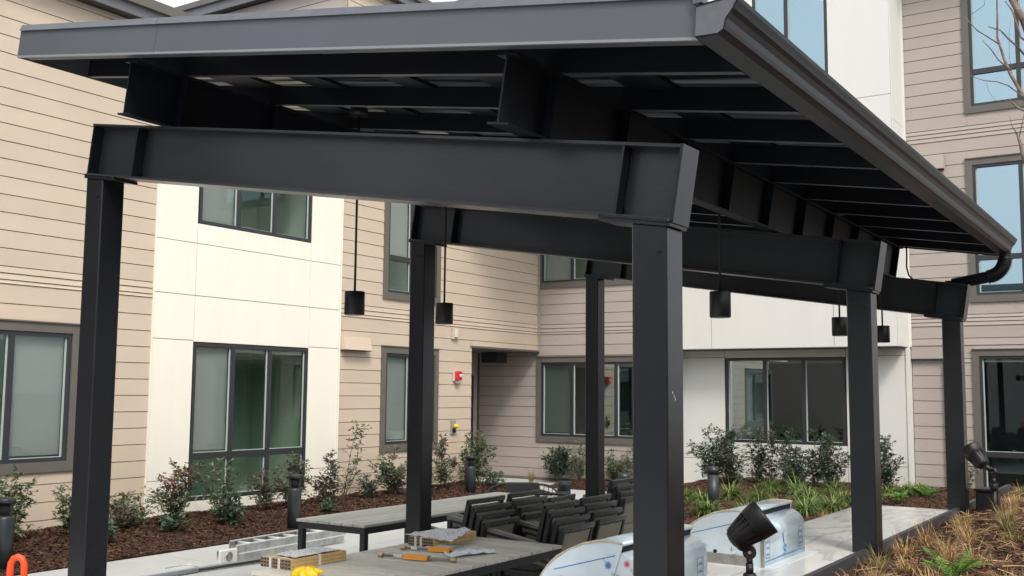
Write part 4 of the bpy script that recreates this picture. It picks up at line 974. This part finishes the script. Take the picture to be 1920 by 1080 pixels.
def hose(a, b_, label, tag0, tag1):
    a, b_ = Vector(a), Vector(b_); d = (b_-a).normalized(); L = (b_-a).length
    e = empty('gas_hose', a, label, 'hose', 'gas connector hoses with orange tags')
    MB().tube([a+d*.02, b_-d*.02], .0095, 10).build('tube', 'steelrod', e)
    for p, q in ((a, 1), (b_, -1)): MB().tube([p, p+d*.035*q], .017, 6, sm=False).build('nut', 'brass', e)
    MB().tube([a+d*L*.20, a+d*L*.32], .0135, 10).build('sleeve', 'strap', e)
    t0, t1 = a+d*L*tag0, a+d*L*tag1; s_ = d.cross(Vector((0, 0, 1)))
    q = MB(); n = 6
    prof = [(-.035, -.012), (-.03, .004), (-.012, .015), (.012, .016), (.03, .006), (.042, -.012)]
    for (u0_, z0_), (u1_, z1_) in zip(prof[:-1], prof[1:]):
        q.quad(t0+s_*u0_+Vector((0, 0, z0_+.002)), t1+s_*u0_+Vector((0, 0, z0_)), t1+s_*u1_+Vector((0, 0, z1_)), t0+s_*u1_+Vector((0, 0, z1_+.002)))
    o = q.build('tag', 'orange', e); o.modifiers.new('thickness', 'SOLIDIFY').thickness = .0012
hose((-4.784, 5.663, .757), (-4.206, 5.773, .757), 'braided gas hose with a large orange tag, nearer of two', .35, .66)
hose((-4.866, 6.006, .757), (-4.487, 6.126, .757), 'braided gas hose with a small orange tag, nearer the slat bundle', .55, .95)
gl = empty('work_glove', (-4.6, 4.82, .74), 'yellow crumpled work glove on the near edge of the table', 'glove')
gm = MB(); rn = random.Random(5)
pts = []
for i in range(18):
    a = 2*math.pi*i/18; r_ = .068*(1+.32*math.sin(a*5+.6)+.12*rn.uniform(-1, 1)); pts.append((r_*math.cos(a)*1.15, r_*math.sin(a)))
c0 = len(gm.v)
for f_, z_ in ((1, .742), (.95, .762), (.62, .785), (.3, .792)):
    for i, (x, y) in enumerate(pts): gm.v.append((-4.655+x*f_, 4.815+y*f_, z_+.010*math.sin(i*1.9)*(f_ < .99)))
for r_ in range(3):
    for i in range(18): j = (i+1) % 18; gm.face([c0+r_*18+i, c0+r_*18+j, c0+(r_+1)*18+j, c0+(r_+1)*18+i], True)
gm.face([c0+54+i for i in range(18)]); gm.face([c0+i for i in range(18)][::-1]); gm.build('palm', 'yellow', gl)
for (a0, L_f) in ((100, .13), (70, .085), (25, .12)):
    d = Vector((math.cos(R(a0)), math.sin(R(a0)), 0)); o = Vector((-4.655, 4.815, .765)); MB().tube([o, o+d*L_f*.6+Vector((0, 0, .012)), o+d*L_f+Vector((0, 0, .004))], [.022, .017, .009], 10).build('finger', 'yellow', gl)

# ------------------------------------------------------------------ ladder and poles on the paving
ld = empty('extension_ladder', (-9.0, 8.9, 0), 'scuffed aluminium extension ladder lying flat beside the mulch bed', 'ladder')
def rail(a, b_, z0, z1, th, m='ladder', name='rail'):
    a, b_ = Vector(a), Vector(b_); d = (b_-a); L = d.length; d.normalize(); s_ = d.cross(Vector((0, 0, 1)))
    q = MB(); q.prism([(0, z0), (th, z0), (th, z0+.012), (.008, z0+.012), (.008, z1-.012), (th, z1-.012), (th, z1), (0, z1)], a, s_*-1, (0, 0, 1), d, L); o = q.build(name, m, ld)
    e = MB(); e.prism([(-.002, z1-.006), (th, z1-.006), (th, z1+.003), (-.002, z1+.003)] if th > 0 else [(th, z1-.006), (.002, z1-.006), (.002, z1+.003), (th, z1+.003)], a, s_*-1, (0, 0, 1), d, L); e.build('rail_edge', 'ladder_edge', o); return o
A0, A1 = Vector((-8.86, 7.98, 0)), Vector((-8.98, 10.02, 0)); dd = (A1-A0).normalized(); sd_ = Vector((-dd.y, dd.x, 0))
for (z0, z1, off, f0, f1) in ((.02, .095, 0, .0, .97), (.10, .185, .02, .08, 1.0)):
    for w_ in (off, .36-off): 
        a = A0+sd_*w_+dd*2.04*(f0 if w_ < .2 else f0+.10); b_ = A0+sd_*w_+dd*2.04*f1; rail(a, b_, z0, z1, .028 if w_ < .2 else -.028)
    n = 7
    for k in range(n):
        p = A0+dd*(2.04*(f0+(f1-f0)*(k+1.3)/(n+.6))); zz = z1-.028
        MB().tube([p+sd_*(off+.01)+Vector((0, 0, zz)), p+sd_*(.35-off)+Vector((0, 0, zz))], .016, 8).build('rung', 'ladder_edge', ld)
for w_ in (0,):
    p = A0+sd_*w_-dd*.02; mft = Matrix.Translation(p) @ Matrix.Rotation(math.atan2(dd.y, dd.x), 4, 'Z')
    MB().box((-.10, -.012, .012), (.17, .022, .165), mft).build('foot_plate', 'ladder_edge', ld, .01)
    MB().lathe([(.050, 0), (.050, .006), (.036, .008), (.034, .004), (.018, .004), (.016, .010)], p+dd*.03-sd_*.013*(1 if w_ < .1 else -1)+Vector((0, 0, .09)), -sd_, 18).build('foot_pivot', 'stainless', ld)
    MB().box((.15, -.016, .010), (.175, .026, .18), mft).build('foot_strap', 'grey_plastic', ld)
po = empty('conduit_poles', (-8.8, 7, 0), 'pale galvanised pole lying on the paving in front of the ladder', 'pole')
MB().tube([(-8.95, 5.2, .03), (-8.62, 9.3, .03)], .022, 12).build('pipe', 'conduit', po)
po = tag(MB().tube([(-8.83, 5.2, .03), (-8.72, 7.45, .03)], .022, 12).build('conduit_pole', 'conduit'), 'shorter galvanised pole lying beside the longer one', 'pole')
MB().tube([(-8.72, 7.43, .03), (-8.60, 8.9, .03)], .015, 10).build('inner_pipe', 'rubber', po)
po2 = empty('pole_clip', (-8.8, 7.6, 0), 'small metal clip lying across the poles', 'clip')
MB().tube([(-8.97, 7.25, .05), (-8.87, 7.45, .075), (-8.75, 7.5, .05)], .006, 6).build('wire', 'screw', po2)

# ------------------------------------------------------------------ orange delineator post (loop handle on top)
de = empty('delineator_post', (-4.88, 3.06, 0), 'orange plastic delineator post with a loop handle at the left bottom corner', 'traffic post')
MB().lathe([(.20, 0), (.20, .04), (.06, .07)], (-4.88, 3.06, 0), seg=20).build('base', 'rubber', de)
MB().lathe([(.052, .05), (.050, .86), (.045, .90)], (-4.88, 3.06, 0), seg=20).build('post', 'red_orange', de)
hd = Vector((.837, .547, 0)); lp = [(-.034, .88), (-.034, 1.0), (-.031, 1.025), (-.020, 1.046), (0, 1.054), (.020, 1.046), (.031, 1.025), (.034, 1.0), (.034, .88)]
MB().tube([Vector((-4.88, 3.06, 0))+hd*x+Vector((0, 0, z_)) for x, z_ in lp], .0165, 12).build('loop_handle', 'red_orange', de)

# ------------------------------------------------------------------ plants
def leaf(mb, p, d, n, L, W_):
    s_ = d.cross(n).normalized()*W_*.5; m1 = p+d*L*.45+n*L*.06
    mb.quad(p, m1-s_, p+d*L-n*L*.08, m1+s_)
def shrub(x, y, zg, h, wdt, mt, label, dens=1.0, leafs=.046, seed=0, lean=(0, 0), stems=None, name='leafy_shrub', group=None, topmat=None):
    rn = random.Random(seed); wdt *= 1.8; leafs *= 1.42; h *= 1.06; e = empty(name, (x, y, zg), label, 'shrub', group)
    st = MB(); lf = MB(); ns = stems or max(3, int(4+wdt*9))
    for s_ in range(ns):
        a = rn.uniform(0, 2*math.pi); hh = h*(rn.uniform(.45, 1.0) if s_ else 1.0); sp = wdt*.5*rn.uniform(.25, 1.0)*(1 if s_ else .25)
        pts = []; n = 7
        for k in range(n+1):
            t = k/n; j_ = Vector((rn.gauss(0, .012), rn.gauss(0, .012), 0))*t*4*wdt
            pts.append(Vector((x, y, zg-.02))+Vector((math.cos(a)*sp*t**.8+lean[0]*t, math.sin(a)*sp*t**.8+lean[1]*t, hh*t))+j_)
        st.tube(pts, [.0055*(1-.75*k/n)+.0012 for k in range(n+1)], 5)
        nl = int(30*dens*hh/.6)
        for k in range(nl):
            t = rn.uniform(.10, 1.0)**.85; i0 = min(n-1, int(t*n)); p = pts[i0].lerp(pts[i0+1], t*n-i0)
            aa = rn.uniform(0, 2*math.pi); tw = rn.uniform(.02, .13)*(1.2-.65*t)*(1+wdt)
            dr2 = Vector((math.cos(aa), math.sin(aa), rn.uniform(-.15, .75))).normalized(); tip = p+dr2*tw
            st.tube([p, tip], [.0016, .001], 3, caps=False)
            for q in range(rn.randint(3, 6)):
                b_ = p.lerp(tip, rn.uniform(.35, 1.0)); d = (dr2+Vector((rn.gauss(0, .75), rn.gauss(0, .75), rn.gauss(0, .45)))).normalized()
                nn = Vector((rn.gauss(0, .4), rn.gauss(0, .4), 1)).normalized(); nn = (nn-d*nn.dot(d)).normalized()
                lf.cur = 1 if (topmat and t > .62 and rn.random() < .85) else 0
                leaf(lf, b_, d, nn, leafs*rn.uniform(.6, 1.25), leafs*rn.uniform(.34, .52))
    st.build('stem', 'stem', e); o = lf.build('foliage', [mt, topmat or mt], e); tag(o, kind='stuff'); return e
# left bed: (x, y, height, width, material, label, options)
LB = [
 (-11.05, 6.35, .50, .72, 'green', 'wide green shrub left of the near left column', dict(dens=1.6)),
 (-10.65, 5.75, .16, .30, 'dkgreen', 'low seedling below the wide green shrub at the left', dict(dens=.8)),
 (-11.35, 6.95, .78, .28, 'green', 'tall shrub partly hidden by the near left column', dict(dens=1.1)),
 (-11.35, 7.75, .52, .32, 'green', 'green shrub just right of the near left column', dict(dens=1.1)),
 (-11.20, 8.15, .40, .30, 'purple', 'purple leaved shrub leaning right beside the near left column', dict(lean=(.05, .12), dens=.8)),
 (-10.65, 7.70, .22, .26, 'dkgreen', 'low blue green plant in the mulch right of the near left column', dict(dens=1.3, leafs=.055)),
 (-11.40, 8.65, .42, .42, 'green', 'bushy shrub left of the red tipped one', dict(dens=1.1)),
 (-11.45, 9.35, .72, .40, 'green', 'red tipped shrub in front of the white bay', dict(topmat='red', dens=1.2)),
 (-10.75, 8.80, .22, .24, 'dkgreen', 'low plant in front of the red tipped shrub', dict(dens=1.2, leafs=.055)),
 (-11.40, 10.15, .74, .40, 'green', 'airy shrub against the lower left window lights', dict(dens=.65)),
 (-10.85, 9.80, .40, .36, 'dkgreen', 'dense blue green plant left of the bollard', dict(dens=1.5, leafs=.055)),
 (-11.40, 10.85, .60, .34, 'purple', 'bronze shrub in front of the middle window lights', dict(dens=.9)),
 (-11.45, 11.55, .80, .34, 'green', 'upright shrub at the right window light, left of the bollard', dict(dens=1.2, topmat='purple')),
 (-11.45, 12.30, .76, .34, 'purple', 'purple shrub behind the bollard', dict(dens=1.1)),
 (-11.55, 12.75, 1.22, .30, 'green', 'tallest thin shrub at the right end of the white bay', dict(dens=.55, lean=(0, .28), stems=4)),
 (-11.35, 13.15, .38, .26, 'dkgreen', 'low shrub below the tallest thin one', dict(dens=1.0)),
 (-11.40, 13.85, .74, .42, 'purple', 'dense bronze shrub below the wall vent', dict(dens=1.5, topmat='green')),
 (-11.55, 14.70, .30, .22, 'dkgreen', 'small dark plant in the gap right of the bronze shrub', dict(dens=1.1)),
 (-11.50, 15.30, .92, .36, 'green', 'tall shrub left of the left middle column', dict(dens=1.0, topmat='purple')),
 (-11.50, 16.05, .80, .24, 'green', 'thin shrub just right of the left middle column', dict(dens=.6)),
 (-11.50, 16.50, .94, .34, 'green', 'tall green shrub left of the recess bollard', dict(dens=1.2)),
 (-11.05, 16.35, .28, .26, 'dkgreen', 'low plant at the foot of the recess bollard', dict(dens=1.2)),
 (-10.75, 11.6, .20, .24, 'dkgreen', 'low grey green plant behind the left end of the long table', dict(dens=1.1)),
 (-11.1, 5.2, .62, .3, 'green', 'shrub tip at the left edge of the picture', dict(dens=.8)),
]
for i, (x, y, h, w_, mt, lb, op) in enumerate(LB): shrub(x, y, bed_left(x, y), h, w_, mt, lb, seed=100+i, group='young shrubs in the left mulch bed', **op)
BB = [(-11.35+.0, 19.15, .62, .50, 'dkgreen', 'dense dark shrub under the back window', dict(dens=2.0)), (-10.85, 19.2, .82, .28, 'green', 'thin tall shrub left of the far left column', dict(dens=.7)),
      (-10.05, 19.2, .60, .42, 'green', 'green shrub right of the far left column', dict(dens=1.2)), (-9.55, 19.25, .75, .24, 'purple', 'bronze twig shrub at the edge of the near right column', dict(dens=.6))]
for i, (x, y, h, w_, mt, lb, op) in enumerate(BB): shrub(x, y, bed_back(x, y), h, w_, mt, lb, seed=200+i, group='shrubs under the back wall', **op)
RB = [(-7.95, 19.3, 1.0, .52, 'dkgreen', 'tallest dark shrub under the left corner of the white wing window', dict(dens=1.7)), (-7.45, 19.0, .80, .40, 'dkgreen', 'second dark shrub under the white wing window', dict(dens=1.3)),
      (-7.05, 19.3, .98, .30, 'dkgreen', 'upright dark shrub under the left window mullion', dict(dens=1.0)), (-6.75, 19.2, .96, .22, 'purple', 'thin bare stemmed shrub under the white wing window', dict(dens=.6)),
      (-6.45, 19.3, 1.0, .32, 'dkgreen', 'dark shrub under the right window mullion', dict(dens=1.2)), (-6.15, 18.8, .62, .40, 'dkgreen', 'low broad dark shrub right of centre in the back bed', dict(dens=1.3)),
      (-5.95, 19.35, 1.0, .26, 'dkgreen', 'thin shrub under the right part of the white wing window', dict(dens=.9)), (-5.65, 19.1, .92, .46, 'dkgreen', 'broad dark shrub left of the right middle column', dict(dens=1.4)),
      (-4.75, 19.4, .92, .40, 'dkgreen', 'dark shrub just right of the right middle column', dict(dens=1.3)), (-3.45, 19.5, .55, .22, 'green', 'light green sprig left of the far right column', dict(dens=1.2))]
for i, (x, y, h, w_, mt, lb, op) in enumerate(RB): shrub(x, y, bed_right(x, y), h, w_, mt, lb, seed=300+i, group='dark shrubs under the white wing', **op)

def blade(mb, p, az, L, W_, droop, rise, rn, nseg=5):
    d = Vector((math.cos(az), math.sin(az), 0)); s_ = Vector((-d.y, d.x, 0)); prev = None
    for k in range(nseg+1):
        t = k/nseg; c = p+d*(L*.75*t**1.3*(1-rise*.55))+Vector((0, 0, L*(rise*t-droop*t*t*1.0))); w_ = W_*(1-t*.88)*(.6+.4*min(1, t*5))*.5
        cur = (c-s_*w_, c+s_*w_)
        if prev: mb.quad(prev[0], cur[0], cur[1], prev[1])
        prev = cur
def tuft(x, y, zg, L, n, mt, label, seed, group, W_=.010, spread=.05, name='grass_tuft', droop=.55, rise=1.0, cat='grass'):
    rn = random.Random(seed); mb = MB()
    for k in range(n):
        a = rn.uniform(0, 2*math.pi); r_ = rn.uniform(0, spread)
        blade(mb, Vector((x+math.cos(a)*r_, y+math.sin(a)*r_, zg-.01)), a+rn.gauss(0, .5), L*rn.uniform(.55, 1.15), W_*rn.uniform(.6, 1.2), droop*rn.uniform(.4, 1.35), rise*rn.uniform(.7, 1.15), rn)
    # leaf bases meet in a small crown so that the tuft is one piece
    return tag(mb.build(name, mt), label, cat, group)
GT = [(-7.05, 15.35, .50), (-6.75, 15.95, .40), (-6.28, 15.05, .56), (-6.6, 16.8, .55), (-6.05, 16.6, .50), (-5.75, 15.2, .42), (-5.45, 17.2, .52), (-6.4, 18.1, .50), (-5.9, 18.0, .5),
      (-4.98, 15.65, .52), (-5.15, 16.5, .46), (-4.85, 17.2, .52), (-4.75, 16.2, .44), (-5.35, 18.4, .46), (-4.6, 17.8, .46), (-4.45, 18.4, .40), (-5.5, 16.0, .38), (-7.3, 16.5, .46), (-4.25, 18.7, .40), (-4.05, 18.9, .38)]
lab_g = ['beside the bollard on its left', 'behind the bollard', 'just right of the bollard', 'in the middle row left', 'in the middle row centre', 'above the spotlight', 'in the middle row right', 'under the left shrubs', 'under the centre shrubs',
         'largest, above the farther grill', 'behind the largest one', 'against the right middle column', 'close to the counter edge', 'under the broad dark shrub', 'left of the fern', 'right of the right middle column', 'small, behind the spotlight', 'at the left edge of the back bed', 'in front of the fern', 'next to the fern on its right']
for i, ((x, y, L), lb) in enumerate(zip(GT, lab_g)):
    tuft(x, y, bed_right(x, y), L*1.22, 270, 'grass_green', 'arching green strap leaf clump '+lb, 400+i, 'green strap leaf clumps in the back bed', W_=.022, spread=.09, name='strap_leaf_clump', droop=.62, rise=.78, cat='plant')
tuft(-7.2, 15.9, bed_right(-7.2, 15.9), .55, 150, 'grass_tan', 'tan fine grass behind the clump left of the bollard', 430, None, W_=.006)
tuft(-4.62, 15.4, bed_right(-4.6, 15.4), .26, 120, 'grass_tan', 'tan dry tuft left of the right middle column by the counter', 431, None, W_=.006)
tuft(-4.35, 16.9, bed_right(-4.3, 16.9), .28, 120, 'grass_tan', 'tan dry tuft right of the right middle column', 432, None, W_=.006)
tuft(-11.75, 18.75, .03, .42, 130, 'grass_mix', 'yellow green grass tuft in front of the recess', 433, None, W_=.010)
tuft(-5.62, 14.0, bed_right(-5.6, 14.0), .34, 60, 'grass_green', 'low leafy clump between the grills and the bollard', 434, None, W_=.04, droop=.9, name='strap_leaf_clump', cat='plant')
# fronds
def fern(x, y, zg, L, n, label, seed, group='ferns'):
    rn = random.Random(seed); e = empty('fern', (x, y, zg), label, 'fern', group)
    for k in range(n):
        az = 2*math.pi*k/n+rn.uniform(-.3, .3); LL = L*rn.uniform(.7, 1.1); d = Vector((math.cos(az), math.sin(az), 0)); s_ = Vector((-d.y, d.x, 0)); mb = MB(); pts = []
        rz_ = rn.uniform(.75, 1.05); N_ = 16
        for i in range(N_+1):
            t = i/N_; pts.append(Vector((x, y, zg))+d*LL*.62*t**1.15+Vector((0, 0, LL*(rz_*t-.42*t*t))))
        mb.tube(pts, [.0022*(1-.7*i/N_) for i in range(N_+1)], 4)
        for i in range(2, N_+1):
            t = i/N_; w_ = LL*.17*math.sin(math.pi*min(1, t*.92+.06))**.8+.003
            tg = (pts[i]-pts[i-1]).normalized()
            for sg in (-1, 1):
                dd_ = (s_*sg*1.0+tg*.45+Vector((0, 0, -.12))).normalized(); nn = dd_.cross(tg).normalized()
                leaf(mb, pts[i], dd_, nn*(1 if nn.z > 0 else -1), w_, LL*.040)
        tag(mb.build('frond', 'fern', e))
    return e
def PZ(x, y): return planter(x, y)
fern(-1.08, 5.72, PZ(-1.08, 5.72), .30, 12, 'bright fern at the bottom of the planter', 501, 'ferns in the planter')
fern(-.88, 5.05, PZ(-.88, 5.05), .26, 10, 'fern at the bottom right corner of the planter', 502, 'ferns in the planter')
fern(-1.25, 5.1, PZ(-1.25, 5.1), .16, 8, 'small fern at the bottom of the picture', 503, 'ferns in the planter')
fern(-4.10, 17.6, bed_right(-4.1, 17.6), .40, 12, 'fern in front of the right siding', 504, 'ferns in the back bed')
fern(-3.85, 18.6, bed_right(-3.8, 18.6), .42, 12, 'fern against the right siding, behind the other', 505, 'ferns in the back bed')
# dry tan tufts in the planter
rn = random.Random(77); placed = []
near_labels = []
cand = []
for j in range(400):
    x = rn.uniform(-1.62, .35); y = rn.uniform(3.9, 12.2)
    if any((x-a)**2+(y-b)**2 < (.24 if y < 8 else .30)**2 for a, b in placed): continue
    # keep tufts inside what the view can show and clear of the two fixtures and ferns
    xr = -y*.0-(.115*y)+.25
    if x > xr+.35 or (x+1.62)**2+(y-4.31)**2 < .05 or (x+1.6)**2+(y-9.6)**2 < .06 or (x+1.08)**2+(y-5.7)**2 < .06: continue
    placed.append((x, y))
    if len(placed) >= 62: break
for i, (x, y) in enumerate(placed):
    mt = 'grass_tan' if rn.random() < .78 else 'grass_mix'
    tuft(x, y, PZ(x, y), rn.uniform(.17, .30), 130, mt, 'dry tan grass tuft in the mulch of the raised planter', 600+i, 'dry grass tufts in the raised planter', W_=.0058, spread=.055, droop=.60, rise=.95)

# ------------------------------------------------------------------ young bare tree at the right edge
tr = empty('bare_tree', (-.35, 7.6, .9), 'young bare tree with thin budded branches at the top right corner', 'tree')
def Tpt(px, py, Y_):   # helper used once to place the limbs at a depth of about 7.5 m
    d = r2*((px-960)/F)+u2*(-(py-540)/F)+fw; t = Y_/d.y; return Vector((0, 0, 1.876))+d*t
MB().tube([(-.30, 7.6, .85), (-.34, 7.6, 2.0), (-.46, 7.58, 3.0), (-.62, 7.55, 3.6), (-.80, 7.5, 4.15), tuple(Tpt(1920, 40, 7.5)), tuple(Tpt(1898, 0, 7.5)), tuple(Tpt(1880, -60, 7.5)), tuple(Tpt(1868, -150, 7.5))], [.05, .045, .038, .032, .027, .024, .022, .02, .016], 10).build('trunk', 'bark', tr)
limbs = [
 ([(1960, 300), (1925, 190), (1895, 140), (1882, 108), (1870, 70), (1870, 30), (1868, -60)], [.017, .014, .011, .009, .007, .006, .004], 7.45),
 ([(1872, 82), (1852, 69), (1832, 57), (1809, 32)], [.005, .0045, .004, .0025], 7.45),
 ([(1895, 132), (1872, 112), (1858, 92), (1842, 76)], [.006, .005, .004, .0025], 7.42),
 ([(1935, 120), (1910, 90), (1890, 72), (1876, 57), (1853, 50)], [.007, .0065, .006, .005, .003], 7.55),
 ([(1945, 92), (1914, 70), (1908, 50), (1898, 20), (1885, 2)], [.008, .007, .006, .005, .004], 7.6),
 ([(1960, 195), (1916, 180), (1890, 160), (1868, 153), (1845, 151), (1820, 142), (1775, 153)], [.005, .0045, .004, .0036, .003, .002, .001], 7.4),
 ([(1849, 151), (1853, 170), (1866, 188), (1880, 192), (1896, 186)], [.0012, .0012, .0012, .0012, .0016], 7.4),
 ([(1940, 215), (1915, 205), (1906, 200), (1892, 186)], [.010, .008, .006, .003], 7.35),
 ([(1915, 205), (1912, 190)], [.004, .002], 7.35),
 ([(1940, 330), (1920, 300), (1912, 265), (1908, 255), (1906, 250)], [.013, .012, .010, .007, .003], 7.3),
 ([(1911, 258), (1897, 235), (1893, 218)], [.004, .003, .0015], 7.3),
 ([(1911, 258), (1920, 215), (1924, 195)], [.003, .002, .0015], 7.3),
 ([(1898, 138), (1893, 110), (1892, 60), (1896, 34)], [.0015, .0015, .0013, .001], 7.45),
 ([(1820, 28), (1845, 10), (1848, -6)], [.002, .0018, .0015], 7.5)]
rb = random.Random(3)
for pts, rad, Yd in limbs:
    P3 = [Tpt(a, b, Yd) for a, b in pts]; q = MB().tube(P3, rad, 7)
    for a, b in zip(P3[:-1], P3[1:]):
        if rad[0] > .002 and rb.random() < .8:
            c = a.lerp(b, rb.uniform(.3, .9)); d = Vector((rb.gauss(0, 1), rb.gauss(0, .4), rb.gauss(0, 1))).normalized(); r_ = max(.002, sum(rad)/len(rad)*.55)
            q.tube([c, c+d*r_*3.2], [r_, r_*.35], 6)
    q.build('branch', 'bark', tr)
MB().tube([Tpt(1905, 300, 7.2), Tpt(1900, 262, 7.2)], .001, 3)

# ------------------------------------------------------------------ interior things seen through glass
il = empty('ceiling_light', (-5.85, 20.9, 9.3), 'lit round ceiling light inside the top window of the white wing', 'light')
em, t_, b_ = new_mat('lit_lamp_glow'); b_.inputs['Emission Color'].default_value = (1, .78, .38, 1); b_.inputs['Emission Strength'].default_value = 2.2; b_.inputs['Base Color'].default_value = (.8, .7, .5, 1)
MB().lathe([(.13, 0), (.13, .05), (.10, .06)], (-6.05, 20.75, 9.95), seg=20).build('lamp_disc', em, il)
print('boards', board_n[0], 'objects', len(bpy.data.objects))
